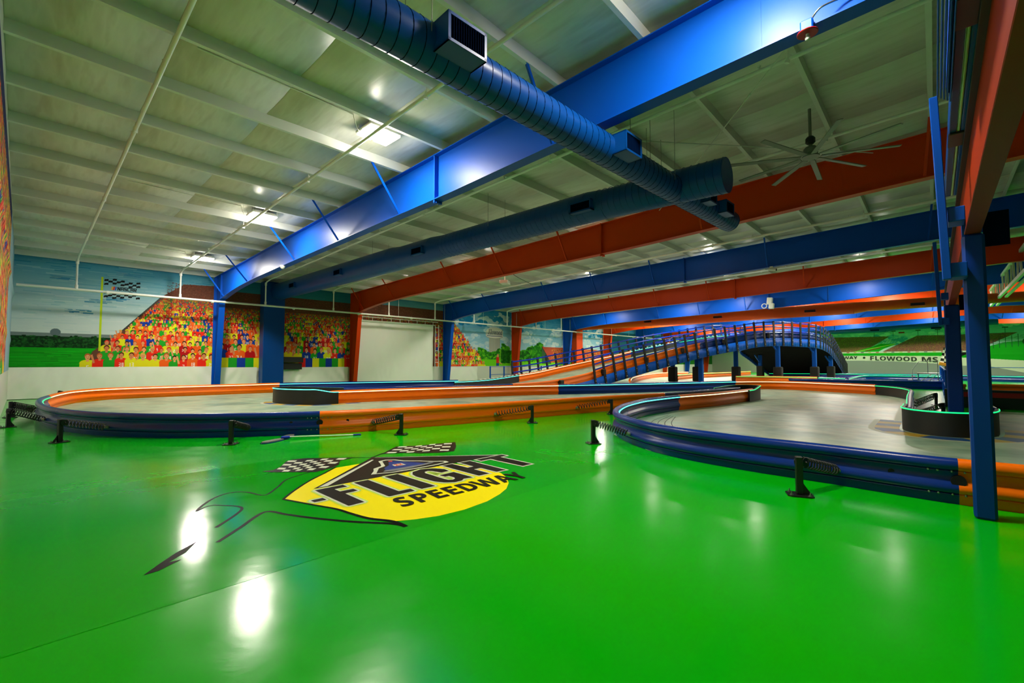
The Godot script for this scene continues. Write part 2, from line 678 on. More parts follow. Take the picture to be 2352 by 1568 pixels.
func paint_back_wall() -> StandardMaterial3D:
	var p := Paint.new(-0.33, 29.0, 1.2, 6.1, 69.5)
	var teal := Color(0.10, 0.42, 0.56)
	var pale := Color(0.80, 0.84, 0.83)
	var brown := Color(0.40, 0.24, 0.18)
	# first bay: sky, hedge, field, stands full of people
	p.sky(-0.45, 7.0, 2.6, 6.1, Color(0.16, 0.50, 0.62), pale)
	for q in [[1.1, 5.1], [3.2, 5.55], [2.2, 4.2], [1.6, 3.7], [2.9, 4.35]]:
		p.strokes(q[0] - 0.4, q[1] - 0.08, q[0] + 0.5, q[1] + 0.1, 18, 0.4, 0.04, [Color(0.25, 0.52, 0.66), Color(0.40, 0.58, 0.64)])
	p.rect(-0.45, 2.55, 3.2, 2.75, Color(0.45, 0.50, 0.50))
	p.ell(0.95, 2.78, 0.16, 0.16, Color(0.36, 0.42, 0.44))
	p.rect(-0.45, 2.1, 3.3, 2.6, Color(0.03, 0.20, 0.06))
	p.foliage(-0.45, 3.2, 2.12, func(x): return 2.6 + 0.05 * sin(x * 9.0), [Color(0.02, 0.16, 0.05), Color(0.05, 0.28, 0.08), Color(0.10, 0.34, 0.12)], 0.05, 500)
	p.rect(-0.45, 1.2, 3.4, 2.13, Color(0.04, 0.60, 0.06))
	p.strokes(-0.45, 1.25, 3.2, 2.1, 120, 0.7, 0.03, [Color(0.04, 0.52, 0.05), Color(0.05, 0.68, 0.08), Color(0.10, 0.62, 0.08)])
	p.poly([[1.8, 1.2], [2.13, 2.0], [2.92, 2.73], [4.54, 4.69], [5.39, 5.36], [7.0, 5.46], [7.0, 1.2]], brown)
	p.line(2.92, 2.73, 4.54, 4.69, 0.05, Color(0.22, 0.25, 0.24))
	p.strokes(4.7, 4.4, 7.0, 5.4, 500, 0.05, 0.03, [Color(0.48, 0.30, 0.22), Color(0.34, 0.18, 0.13), Color(0.50, 0.22, 0.15)])
	p.crowd(1.8, 6.8, 1.45, 4.6, 0.055, 0.46, func(x, y): return x > 1.75 + maxf(0.0, (y - 1.3) * 0.86) and x < 6.9)
	p.rect(2.315, 2.02, 2.385, 5.32, Color(0.74, 0.83, 0.10))
	# the chequered flag with lettering on its white middle
	for r in 2:
		for i in 9:
			for j in 3:
				if (i + j) % 2 == 0:
					var xa := 2.42 + i * 0.14
					var ya := (4.98 if r == 0 else 4.42) + j * 0.085 + 0.05 * sin(i * 0.75) * (1.0 if r == 0 else -1.0)
					p.poly([[xa, ya], [xa + 0.14, ya + 0.015], [xa + 0.15, ya + 0.1], [xa + 0.01, ya + 0.085]], Color(0.06, 0.06, 0.06))
	p.poly([[2.66, 4.78], [2.71, 4.78], [2.74, 4.93], [2.69, 4.93]], Color(0.90, 0.65, 0.20))
	p.poly([[2.72, 4.78], [2.77, 4.78], [2.80, 4.93], [2.75, 4.93]], Color(0.85, 0.20, 0.15))
	p.poly([[2.78, 4.78], [2.83, 4.78], [2.86, 4.93], [2.81, 4.93]], Color(0.25, 0.35, 0.75))
	var x := 2.88
	for ch in "NASCAR":
		block_letter(p, ch, x, 4.775, 0.10, 0.155, 0.03, Color(0.07, 0.07, 0.08))
		x += 0.115
	# second bay, both sides of the duct riser, and the third bay up to the white screen
	p.sky(7.0, 14.4, 5.0, 6.1, Color(0.08, 0.40, 0.52), Color(0.18, 0.50, 0.58))
	p.rect(7.0, 1.2, 14.4, 5.25, brown)
	p.strokes(7.0, 4.1, 14.4, 5.25, 2200, 0.06, 0.03, [Color(0.48, 0.30, 0.22), Color(0.32, 0.18, 0.13), Color(0.46, 0.20, 0.14), Color(0.36, 0.28, 0.18)])
	p.crowd(7.0, 14.4, 1.9, 4.35, 0.06, 0.52, func(_x, _y): return true)
	var band := [Color(0.90, 0.87, 0.10), Color(0.12, 0.62, 0.14), Color(0.06, 0.22, 0.62), Color(0.12, 0.62, 0.14), Color(0.90, 0.87, 0.10), Color(0.93, 0.16, 0.08), Color(0.95, 0.38, 0.08), Color(0.10, 0.55, 0.14), Color(0.90, 0.87, 0.10), Color(0.90, 0.87, 0.10), Color(0.9, 0.12, 0.08), Color(0.06, 0.2, 0.6)]
	for i in 19:
		p.rect(7.0 + i * 0.4, 1.2, 7.4 + i * 0.4, 1.75, band[i % 12])
	p.sky(14.4, 21.7, 5.3, 6.1, Color(0.16, 0.46, 0.58), Color(0.34, 0.58, 0.66))
	p.rect(14.4, 1.2, 21.7, 5.4, brown)
	p.strokes(14.4, 4.2, 21.7, 5.4, 2400, 0.06, 0.03, [Color(0.50, 0.32, 0.24), Color(0.34, 0.20, 0.15), Color(0.46, 0.22, 0.16)])
	p.strokes(14.4, 4.2, 21.7, 4.6, 900, 0.07, 0.04, [Color(0.75, 0.30, 0.18), Color(0.70, 0.62, 0.2), Color(0.35, 0.45, 0.2), Color(0.6, 0.2, 0.15)])
	p.crowd(20.9, 21.7, 1.3, 4.4, 0.06, 0.4, func(_x, _y): return true)
	# fourth bay: sky with clouds, orange crowd, water tower, trees, field, golfer
	p.sky(21.7, 29.0, 2.4, 6.1, Color(0.04, 0.44, 0.66), Color(0.60, 0.76, 0.84))
	p.clouds(21.8, 29.0, 2.8, 5.6, 34, [Color(0.78, 0.84, 0.86), Color(0.70, 0.80, 0.85), Color(0.60, 0.76, 0.85)])
	p.clouds(21.8, 29.0, 4.4, 5.9, 10, [Color(0.08, 0.48, 0.70), Color(0.12, 0.52, 0.72)])
	p.rect(26.45, 2.0, 27.75, 3.6, Color(0.72, 0.71, 0.66))
	for i in 9:
		p.rect(26.5 + i * 0.145, 2.0, 26.55 + i * 0.145, 3.55, Color(0.52, 0.52, 0.48))
	p.ell(27.1, 3.72, 1.02, 0.24, Color(0.62, 0.60, 0.56))
	p.rect(26.08, 3.72, 28.12, 4.1, Color(0.86, 0.84, 0.79))
	p.ell(27.1, 4.1, 1.02, 0.36, Color(0.86, 0.84, 0.79))
	p.ell(27.1, 3.74, 1.0, 0.2, Color(0.86, 0.84, 0.79))
	p.rect(26.2, 3.70, 28.0, 3.74, Color(0.15, 0.20, 0.40))
	p.foliage(25.2, 29.0, 1.6, func(xx): return 2.5 + 0.2 * sin(xx * 2.3) + (0.35 if xx > 28.0 else 0.0), [Color(0.14, 0.50, 0.05), Color(0.24, 0.62, 0.06), Color(0.10, 0.40, 0.05), Color(0.40, 0.72, 0.08)], 0.15, 700)
	p.rect(24.5, 1.2, 29.0, 1.75, Color(0.42, 0.80, 0.06))
	p.foliage(27.9, 29.0, 1.5, func(_xx): return 2.5, [Color(0.06, 0.34, 0.04), Color(0.10, 0.42, 0.06)], 0.14, 160)
	p.crowd(21.7, 26.6, 1.3, 4.6, 0.10, 0.42, func(xx, yy): return xx < 26.3 - (yy - 1.0) * 1.02)
	p.rect(27.3, 1.2, 27.62, 1.5, Color(0.10, 0.30, 0.55))
	p.rect(27.3, 1.45, 27.66, 1.95, Color(0.85, 0.18, 0.12))
	p.ell(27.5, 2.08, 0.12, 0.14, Color(0.85, 0.55, 0.38))
	p.line(27.6, 1.6, 28.0, 1.35, 0.07, Color(0.85, 0.55, 0.38))
	return mural_material(p)


# a plain block capital drawn with bars, for painted lettering
func block_letter(p: Paint, ch: String, x: float, y: float, w: float, h: float, t: float, c: Color) -> void:
	if ch in "NAR":
		p.rect(x, y, x + t, y + h, c)
		if ch != "R":
			p.rect(x + w - t, y, x + w, y + h, c)
	if ch == "N":
		p.line(x + t / 2, y + h, x + w - t / 2, y, t, c)
	if ch in "AR":
		p.rect(x, y + h - t, x + w, y + h, c)
		p.rect(x, y + h * 0.4, x + w, y + h * 0.4 + t * 0.8, c)
	if ch == "R":
		p.rect(x + w - t, y + h * 0.4, x + w, y + h, c)
		p.line(x + w * 0.5, y + h * 0.4, x + w - t / 2, y, t, c)
	if ch in "SC":
		p.rect(x, y, x + w, y + t, c)
		p.rect(x, y + h - t, x + w, y + h, c)
	if ch == "C":
		p.rect(x, y, x + t, y + h, c)
	if ch == "S":
		p.rect(x, y + h * 0.42, x + w, y + h * 0.42 + t, c)
		p.rect(x, y + h * 0.42, x + t, y + h, c)
		p.rect(x + w - t, y, x + w, y + h * 0.5, c)


func paint_back_wall_far() -> StandardMaterial3D:
	var p := Paint.new(29.0, 78.2, 1.2, 6.1, 24.0)
	p.sky(29.0, 78.2, 2.4, 6.1, Color(0.04, 0.44, 0.66), Color(0.62, 0.78, 0.85))
	p.clouds(29.0, 48.0, 2.9, 5.2, 70, [Color(0.80, 0.86, 0.88), Color(0.70, 0.80, 0.85), Color(0.60, 0.76, 0.85)])
	p.clouds(29.0, 78.0, 4.2, 5.9, 40, [Color(0.05, 0.45, 0.66), Color(0.08, 0.50, 0.70)])
	p.rect(29.0, 1.2, 78.2, 1.7, Color(0.45, 0.82, 0.06))
	p.foliage(29.0, 33.6, 1.7, func(x): return 2.3 + 0.95 * clampf((x - 30.0) / 3.2, 0, 1) + 0.1 * sin(x * 5.0), [Color(0.10, 0.45, 0.05), Color(0.20, 0.60, 0.06), Color(0.32, 0.68, 0.08), Color(0.07, 0.36, 0.05)], 0.2, 900)
	p.poly([[33.4, 3.0], [44.5, 2.85], [44.5, 1.5], [34.7, 1.5]], Color(0.72, 0.30, 0.20))
	p.strokes(34.8, 1.5, 44.0, 2.85, 2600, 0.12, 0.06, [Color(0.85, 0.28, 0.12), Color(0.80, 0.45, 0.15), Color(0.65, 0.22, 0.14), Color(0.35, 0.40, 0.18), Color(0.85, 0.62, 0.25)])
	p.poly([[33.4, 3.0], [34.8, 1.4], [33.4, 1.4]], Color(0.20, 0.36, 0.22))
	p.line(33.4, 3.0, 34.8, 1.4, 0.07, Color(0.12, 0.18, 0.14))
	p.rect(46.0, 1.2, 78.2, 5.0, Color(0.05, 0.34, 0.42))
	p.rect(50.0, 1.2, 78.2, 2.6, Color(0.10, 0.42, 0.10))
	return mural_material(p)


func paint_left_wall() -> StandardMaterial3D:
	var p := Paint.new(-20.5, -4.5, 1.2, 6.1, 44.0)
	p.rect(-20.5, 1.2, -4.5, 6.1, Color(0.06, 0.12, 0.34))
	p.crowd(-20.5, -4.5, 1.3, 5.6, 0.12, 0.5, func(_x, _y): return true)
	return mural_material(p)


func paint_far_wall() -> StandardMaterial3D:
	# x here is the z of the hall, read from its left (-z) to its right
	var p := Paint.new(-14.0, 12.0, 0.0, 7.3, 42.0)
	p.sky(-14.0, 12.0, 2.9, 7.3, Color(0.12, 0.48, 0.58), Color(0.66, 0.76, 0.75))
	p.clouds(-14.0, 12.0, 4.3, 6.6, 60, [Color(0.70, 0.79, 0.77), Color(0.62, 0.74, 0.73), Color(0.54, 0.72, 0.75)])
	p.clouds(-6.0, -2.5, 3.9, 5.2, 8, [Color(0.25, 0.55, 0.68), Color(0.40, 0.64, 0.72)])
	var seats := [Color(0.52, 0.36, 0.22), Color(0.50, 0.42, 0.18), Color(0.44, 0.24, 0.22), Color(0.58, 0.32, 0.28), Color(0.55, 0.45, 0.22), Color(0.38, 0.28, 0.18)]
	p.poly([[-14.0, 5.05], [-4.3, 4.95], [-7.2, 2.95], [-14.0, 2.95]], Color(0.45, 0.33, 0.20))
	for i in 2600:
		var x := p.rng.randf_range(-14.0, -4.4)
		var y := p.rng.randf_range(2.95, 4.95)
		if y > 2.95 + (x + 7.2) * 0.69:
			p.rect(x, y, x + 0.08, y + 0.04, seats[p.rng.randi() % 6])
	p.poly([[-5.1, 2.95], [-1.6, 4.95], [1.2, 4.9], [7.1, 5.0], [4.7, 3.6], [3.0, 2.9]], Color(0.46, 0.27, 0.25))
	for i in 3600:
		var x := p.rng.randf_range(-5.0, 6.9)
		var y := p.rng.randf_range(2.95, 4.9)
		if y < 2.95 + (x + 5.1) * 0.57 and (x < 3.0 or y > 2.95 + (x - 3.0) * 0.5):
			p.rect(x, y, x + 0.09, y + 0.04, seats[p.rng.randi() % 6])
	p.poly([[-8.6, 2.85], [-6.4, 3.54], [-5.3, 3.98], [-3.6, 3.97], [-5.0, 3.3], [-5.6, 2.9]], Color(0.05, 0.58, 0.05))
	for i in 7:
		p.line(-5.6 + i * 0.3, 3.9, -5.2 + i * 0.3, 4.3 + 0.08 * i, 0.03, Color(0.30, 0.44, 0.46))
	p.line(-8.4, 2.85, -3.7, 3.97, 0.07, Color(0.70, 0.76, 0.30))
	p.line(-6.9, 3.02, -5.3, 3.45, 0.08, Color(0.5, 0.10, 0.06))
	p.poly([[3.0, 2.6], [3.0, 2.9], [4.8, 3.45], [5.9, 3.85], [7.5, 4.03], [12.0, 4.2], [12.0, 1.6], [7.4, 1.74], [4.5, 1.98], [2.1, 2.12]], Color(0.02, 0.55, 0.04))
	for i in 8:
		p.line(3.6 + i * 0.5, 3.0 + 0.05 * i, 3.6 + i * 0.5, 3.7 + 0.16 * i, 0.05, Color(0.08, 0.25, 0.2))
		p.line(3.8 + i * 0.5, 3.6 + 0.15 * i, 7.6, 3.6 + 0.16 * i, 0.03, Color(0.20, 0.36, 0.32))
	p.ell(8.6, 3.9, 1.2, 0.7, Color(0.02, 0.26, 0.06))
	p.rect(-14.0, 2.3, 2.4, 2.78, Color(0.02, 0.58, 0.04))
	p.rect(-14.0, 2.76, 2.95, 2.95, Color(0.72, 0.74, 0.66))
	for i in 15:
		p.rect(-9.0 + i * 0.8, 2.81, -8.7 + i * 0.8, 2.90, [Color(0.6, 0.15, 0.12), Color(0.7, 0.45, 0.2), Color(0.25, 0.28, 0.3), Color(0.6, 0.65, 0.2)][i % 4])
	p.poly([[-14.0, 2.45], [-6.0, 2.4], [0.3, 2.32], [2.1, 2.12], [4.5, 1.98], [7.4, 1.74], [12.0, 1.4], [12.0, 0.0], [-14.0, 0.0]], Color(0.78, 0.78, 0.70))
	p.poly([[-14.0, 1.80], [-7.3, 1.75], [-3.7, 1.64], [0.35, 1.35], [2.0, 1.14], [4.8, 1.03], [7.4, 0.36], [8.6, 0.0], [-14.0, 0.0]], Color(0.50, 0.52, 0.50))
	for i in 6:
		var x: float = [-5.92, -3.95, -1.49, 0.34, 2.22, 6.1][i]
		p.line(x, 4.9, x, 5.6, 0.05, Color(0.24, 0.32, 0.34))
		p.rect(x - 0.25, 5.56, x + 0.25, 5.68, Color(0.18, 0.24, 0.26))
	p.rect(-3.4, 5.3, -2.8, 5.5, Color(0.6, 0.16, 0.16))
	return mural_material(p)


func wall_quad(name_: String, a: Vector3, b: Vector3, y0: float, y1: float, m: Material, parent: Node3D) -> void:
	# painted cladding: a sheet that bulges a little where the wall girts run behind it
	var mb := MB.new()
	mb.group = 4
	var n := (b - a).cross(Vector3.UP).normalized()
	var rows := 60
	var at := func(e: Vector3, j: int) -> Vector3:
		var y := lerpf(y0, y1, float(j) / rows)
		var d := (y - 4.25) / 0.14
		var d2 := (y - 2.4) / 0.14
		return Vector3(e.x, y, e.z) + n * 0.05 * (exp(-d * d) + 0.5 * exp(-d2 * d2))
	for j in rows:
		var v0 := 1.0 - float(j) / rows
		var v1 := 1.0 - float(j + 1) / rows
		mb.quad(at.call(a, j), at.call(b, j), at.call(b, j + 1), at.call(a, j + 1), Vector2(0, v0), Vector2(1, v0), Vector2(1, v1), Vector2(0, v1))
	part(name_, mb, m, parent)


func make_shell() -> void:
	var x0 := -0.36
	var x1 := 78.2
	var zb := -27.2
	var zf := 20.2
	var mb := MB.new()
	mb.box(Vector3((x0 + x1) / 2, -0.15, (zb + zf) / 2), Vector3(x1 - x0 + 0.6, 0.3, zf - zb + 0.6))
	M.floor_node = struct("floor", mb, M.floor)
	mb = MB.new()
	var poly := [Vector2(20.2, -5.75), Vector2(20.4, -6.15), Vector2(14.7, -6.72), Vector2(12.5, -7.35), Vector2(11.6, -7.62), Vector2(9.2, -8.12), Vector2(6.8, -8.66), Vector2(4.85, -9.25), Vector2(3.2, -10.25), Vector2(2.12, -11.15), Vector2(1.3, -12.35), Vector2(0.82, -13.5), Vector2(0.5, -15.0), Vector2(0.42, -17.9), Vector2(0.62, -20.2), Vector2(0.9, -21.8), Vector2(1.4, -23.3), Vector2(2.5, -24.45), Vector2(4.6, -24.5), Vector2(7.4, -24.2), Vector2(8.84, -24.1), Vector2(11.9, -22.9), Vector2(17.4, -20.5), Vector2(22.0, -21.5), Vector2(60, -23), Vector2(60, -3.5), Vector2(29, -3.6), Vector2(27.4, -1.7), Vector2(24, -0.6), Vector2(13.3, -0.36), Vector2(12.8, 0.2), Vector2(13.5, 0.9), Vector2(20.4, 1.2), Vector2(20.4, 8), Vector2(7.0, 8), Vector2(6.87, 0.6), Vector2(6.86, -0.2), Vector2(6.95, -1.04), Vector2(6.93, -2.0), Vector2(7.08, -3.0), Vector2(7.35, -3.66), Vector2(7.85, -4.26), Vector2(8.45, -4.95), Vector2(9.5, -5.42), Vector2(11.2, -5.85), Vector2(14.0, -5.98), Vector2(16.1, -5.6), Vector2(19.8, -5.36)]
	mb.prism(poly, Vector3(0, -0.05, 0), Vector3(1, 0, 0), Vector3(0, 0, 1), Vector3(0, 0.054, 0))
	struct("floor_track", mb, M.concrete)
	# roof slab and the white-faced insulation hung under it in long strips
	mb = MB.new()
	mb.prism([Vector2(zb - 0.3, purlin_y(zb) + 0.29), Vector2(4, purlin_y(4) + 0.3), Vector2(zf + 0.3, purlin_y(zf) + 0.29), Vector2(zf + 0.3, purlin_y(zf) + 0.6), Vector2(4, purlin_y(4) + 0.6), Vector2(zb - 0.3, purlin_y(zb) + 0.6)], Vector3(x0 - 0.3, 0, 0), Vector3(0, 0, 1), Vector3(0, 1, 0), Vector3(x1 - x0 + 0.6, 0, 0))
	var roof := struct("ceiling", mb, M.wall)
	var zs := []
	for i in 30:
		var z := -26.99 + i * 1.695
		if z < zf - 0.1:
			zs.append(z)
	var strip := MB.new()
	strip.group = 2
	var w := 1.83
	var rows := []
	for i in zs.size() - 1:
		for j in 4:
			var z: float = lerpf(zs[i], zs[i + 1], j / 4.0)
			rows.append([z, purlin_y(z) + 0.225 - 0.035 * sin(PI * j / 4.0)])
	rows.push_front([zb, purlin_y(zb) + 0.2])
	rows.append([zf, purlin_y(zf) + 0.2])
	for i in rows.size() - 1:
		for e in [[0.0, 0.012, 0.0, 0.02], [0.012, w / 2, 0.02, 0.0], [w / 2, w - 0.012, 0.0, 0.02], [w - 0.012, w, 0.02, 0.0]]:
			strip.quad(Vector3(e[0], rows[i][1] - e[2] * 0.9, rows[i][0]), Vector3(e[1], rows[i][1] - e[3] * 0.9, rows[i][0]), Vector3(e[1], rows[i + 1][1] - e[3] * 0.9, rows[i + 1][0]), Vector3(e[0], rows[i + 1][1] - e[2] * 0.9, rows[i + 1][0]))
	var strip_mesh := strip.done()
	for i in 43:
		part("insulation_strip", strip_mesh, M.insulation, roof).position.x = x0 + i * w
	for z in zs:
		mb = MB.new()
		var y := purlin_y(z)
		var prof := [Vector2(0.0, 0.0), Vector2(0.08, 0.0), Vector2(0.08, 0.02), Vector2(0.012, 0.012), Vector2(0.012, 0.22), Vector2(0.0, 0.22)]
		mb.sweep([Vector3(x0, y, z), Vector3(x1, y, z)], prof)
		part("purlin", mb, M.purlin, roof)
	# walls
	var h := 7.6
	mb = MB.new()
	mb.box(Vector3((x0 + x1) / 2, h / 2, zb - 0.15), Vector3(x1 - x0 + 0.6, h, 0.3))
	var wb := struct("wall_back", mb, M.wall)
	wall_quad("painted_mural", Vector3(x0, 0, zb + 0.005), Vector3(29.0, 0, zb + 0.005), 1.2, 6.1, paint_back_wall(), wb)
	wall_quad("painted_mural", Vector3(29.0, 0, zb + 0.005), Vector3(x1, 0, zb + 0.005), 1.2, 6.1, paint_back_wall_far(), wb)
	mb = MB.new()
	mb.box(Vector3(x0 - 0.15, h / 2, (zb + zf) / 2), Vector3(0.3, h, zf - zb + 0.6))
	var wl := struct("wall_left", mb, M.wall)
	wall_quad("painted_mural", Vector3(x0 + 0.005, 0, -4.5), Vector3(x0 + 0.005, 0, -20.5), 1.2, 6.1, paint_left_wall(), wl)
	wall_quad("painted_sky", Vector3(x0 + 0.005, 0, -20.5), Vector3(x0 + 0.005, 0, -27.2), 1.2, 6.1, mat(Color(0.56, 0.68, 0.74), 0.7), wl)
	mb = MB.new()
	mb.box(Vector3(x1 + 0.15, h / 2, (zb + zf) / 2), Vector3(0.3, h, zf - zb + 0.6))
	var wf := struct("wall_far", mb, M.wall)
	wall_quad("painted_mural", Vector3(x1 - 0.06, 0, -14.0), Vector3(x1 - 0.06, 0, 12.0), 0.0, 7.3, paint_far_wall(), wf)
	mb = MB.new()
	mb.box(Vector3((x0 + x1) / 2, h / 2, zf + 0.15), Vector3(x1 - x0 + 0.6, h, 0.3))
	struct("wall_right", mb, M.wall)
	# lettering on the two murals
	wall_text("WAY", Vector3(x1 - 0.12, 1.95, -9.4), Vector3(0, 0, 1.6), Vector3(0, 0.41, 0), M.ink, wf, true)
	wall_text("FLOWOOD", Vector3(x1 - 0.12, 1.80, -6.42), Vector3(0, -0.16, 4.70), Vector3(0, 0.56, 0), M.ink, wf, true)
	wall_text("MS", Vector3(x1 - 0.12, 1.57, -1.24), Vector3(0, -0.05, 1.5), Vector3(0, 0.64, 0), M.ink, wf, true)
	mb = MB.new()
	mb.lathe([Vector2(0, 0.004), Vector2(0.13, 0.004), Vector2(0.13, -0.002)], 16, Transform3D(Basis(Vector3(0, 0, 1), PI / 2), Vector3(x1 - 0.12, 2.14, -7.08)))
	part("painted_dot", mb, M.ink, wf)
	wall_text("Flowood", Vector3(26.28, 3.84, zb + 0.07), Vector3(1.66, 0, 0), Vector3(0.10, 0.42, 0), mat(Color(0.10, 0.14, 0.34), 0.7), wb, false)


# flat lettering: start is the left end of the baseline, along its whole width, tall its cap height
func wall_text(txt: String, start: Vector3, wide: Vector3, tall: Vector3, m: Material, parent: Node3D, bold := true) -> void:
	var f := SystemFont.new()
	f.font_names = PackedStringArray(["Droid Sans" if bold else "Droid Serif"])
	f.font_weight = 700 if bold else 400
	f.font_italic = not bold
	var t := TextMesh.new()
	t.text = txt
	t.font = f
	t.font_size = 64
	t.pixel_size = 0.01
	t.depth = 0.004
	t.curve_step = 2.0
	var arr := t.surface_get_arrays(0)
	var vs: PackedVector3Array = arr[Mesh.ARRAY_VERTEX]
	var lo := Vector3(1e9, 1e9, 1e9)
	var hi := -lo
	for q in vs:
		lo = lo.min(q)
		hi = hi.max(q)
	var n := wide.cross(tall).normalized()
	var idx: PackedInt32Array = arr[Mesh.ARRAY_INDEX] if arr[Mesh.ARRAY_INDEX] != null else PackedInt32Array(range(vs.size()))
	var mb := MB.new()
	for i in range(0, idx.size(), 3):
		var tri := []
		for j in 3:
			var q := vs[idx[i + j]]
			tri.append(start + wide * ((q.x - lo.x) / (hi.x - lo.x)) + tall * ((q.y - lo.y) / (hi.y - lo.y)) + n * ((q.z - lo.z)))
		mb.p(tri[0]); mb.p(tri[1]); mb.p(tri[2])
	part("painted_lettering", mb, m, parent)


const LAMP_ROWS := [[5.2, [-23.2, -16.0, -8.85, -1.6]], [15.6, [-23.0, -16.0, -9.0]], [25.3, [-12.3, -6.8, -1.5]], [23.0, [-22.0, -15.0, -8.0]], [34.6, [-21.5, -15.0, -10.8, -3.2]], [42.2, [-20.5, -14.0, -8.0, -2.5, 6.0]], [49.5, [-21.0, -14.0, -7.0, 0.0]], [57.0, [-21.0, -14.0, -7.0, 0.0]], [64.5, [-21.0, -14.0, -7.0, 0.0, 7.0]], [72.0, [-14.0, -7.0, 0.0, 7.0]]]
const BEHIND := ["near row", "behind the first orange beam", "in the bay behind the second blue beam", "just behind the second blue beam", "beside the third blue beam", "before the brightest orange beam", "two bays short of the orange far beams", "behind the third dark blue beam", "near the round blue far duct", "in front of the far race mural"]
const ORDER := ["nearest the crowd wall", "second from the crowd wall", "third from the crowd wall", "fourth from the crowd wall", "fifth from the crowd wall"]
const LAMP_ENERGY := [42.0, 16.0, 2.5, 24.0, 36.0, 70.0, 46.0, 46.0, 50.0, 60.0]


func make_lights() -> void:
	var first: Node3D = null
	var spots := ["farthest along the near row, by the crowd mural", "second along the near row, behind the white sprinkler pipe", "nearest lamp in the picture, with a looped cord", "near row, above the blue beam's right end"]
	for r in LAMP_ROWS.size():
		for i in LAMP_ROWS[r][1].size():
			var z: float = LAMP_ROWS[r][1][i]
			var at := Vector3(LAMP_ROWS[r][0], purlin_y(z) + 0.03, z)
			var label: String = "bright twin-lens ceiling lamp, " + spots[i] if r == 0 else "twin-lens ceiling lamp " + BEHIND[r] + ", " + ORDER[i]
			var o: Node3D
			if first == null:
				o = make_lamp(at, label)
				first = o
			else:
				o = copy_of(first, at, 0.0, label)
			if r > 0:
				o.set_meta("group", "high-bay lamps hidden behind the beams")
			var a := AreaLight3D.new()
			a.name = "lamp_light"
			a.area_size = Vector2(0.62, 0.5)
			a.light_energy = LAMP_ENERGY[r] * 0.84
			if LAMP_ENERGY[r] < 5.0:
				for c in o.get_children():
					if String(c.name).begins_with("lens"):
						c.material_override = M.lens_dim
			a.light_color = Color(1.0, 0.97, 0.90)
			a.set("area_range", 60.0)
			a.shadow_enabled = true
			a.position = at + Vector3(0, -0.1, 0)
			a.rotation = Vector3(-PI / 2, 0, 0)
			add_child(a, true)
			var w := OmniLight3D.new()   # the wide part of the lens' light, sideways to walls and roof
			w.name = "lamp_glow"
			w.light_energy = LAMP_ENERGY[r] * 0.06
			w.light_color = a.light_color
			w.light_size = 0.14
			w.omni_range = 60.0
			w.omni_attenuation = 2.0
			w.shadow_enabled = true
			w.position = at + Vector3(0, -0.2, 0)
			add_child(w, true)


func make_lamp(at: Vector3, label: String) -> Node3D:
	var o := thing("ceiling_lamp", label, "lamp", at, "high-bay lamps along the near row")
	var mb := MB.new()
	mb.box(Vector3(0, 0.03, 0), Vector3(0.76, 0.06, 0.66), Basis(), 0.015)
	part("housing", mb, M.white, o)
	for sx in [-1, 1]:
		mb = MB.new()
		mb.box(Vector3(sx * 0.19, 0.08, 0), Vector3(0.22, 0.05, 0.5), Basis(), 0.01)
		part("heat_sink", mb, M.white, o)
	for sx in [-1, 1]:
		mb = MB.new()
		mb.box(Vector3(sx * 0.195, -0.022, 0), Vector3(0.34, 0.045, 0.6), Basis(), 0.012)
		part("lens", mb, M.lens, o)
	for sz in [-0.25, 0.25]:
		for sx in [-0.36, 0.36]:
			mb = MB.new()
			mb.bar(Vector3(sx, 0.05, sz), Vector3(sx, 0.19, sz), 0.02, 0.02)
			part("bracket", mb, M.white, o)
	mb = MB.new()
	mb.tube([Vector3(-0.66, 0.15, 0.1), Vector3(-3.4, 0.15, 0.1)], 0.014, 6)
	part("conduit", mb, M.white, o)
	mb = MB.new()
	var pts := []
	for i in 13:
		var t := i / 12.0
		pts.append(Vector3(-0.36 - 0.3 * t, 0.05 + 0.1 * t - 0.22 * sin(PI * t), 0.1 * t))
	mb.tube(pts, 0.008, 6)
	part("cord", mb, M.white, o)
	return o


func flat_poly(called: String, pts: Array, y: float, m: Material, parent: Node3D) -> void:
	var flat := PackedVector2Array()
	for q in pts:
		flat.append(Vector2(q[0], q[1]))
	flat_packed(called, [flat], y, m, parent)


func flat_packed(called: String, polys: Array, y: float, m: Material, parent: Node3D) -> void:
	var mb := MB.new()
	for flat in polys:
		var tris := Geometry2D.triangulate_polygon(flat)
		for i in range(0, tris.size(), 3):
			var a: Vector2 = flat[tris[i]]
			var b: Vector2 = flat[tris[i + 1]]
			var c: Vector2 = flat[tris[i + 2]]
			if (b - a).cross(c - a) > 0:
				var sw := b
				b = c
				c = sw
			mb.tri(Vector3(a.x, y, a.y), Vector3(b.x, y, b.y), Vector3(c.x, y, c.y))
	part(called, mb, m, parent)


func packed(pts: Array) -> PackedVector2Array:
	var flat := PackedVector2Array()
	for q in pts:
		flat.append(Vector2(q[0], q[1]))
	return flat


func flat_stroke(called: String, pts: Array, widths: Array, y: float, m: Material, parent: Node3D) -> void:
	var p3 := []
	for q in pts:
		p3.append(Vector3(q[0], y, q[1]))
	var path := smooth_path(p3, 0.06) if pts.size() > 2 else p3
	var mb := MB.new()
	var n := path.size()
	for i in n - 1:
		var sides := []
		for j in [i, i + 1]:
			var t: Vector3 = path[mini(j + 1, n - 1)] - path[maxi(j - 1, 0)]
			var s := Vector3.UP.cross(t.normalized())
			var w: float = lerpf(widths[0], widths[1], float(j) / (n - 1)) / 2.0
			sides.append([path[j] - s * w, path[j] + s * w])
		mb.quad(sides[0][0], sides[1][0], sides[1][1], sides[0][1])
	part(called, mb, m, parent)


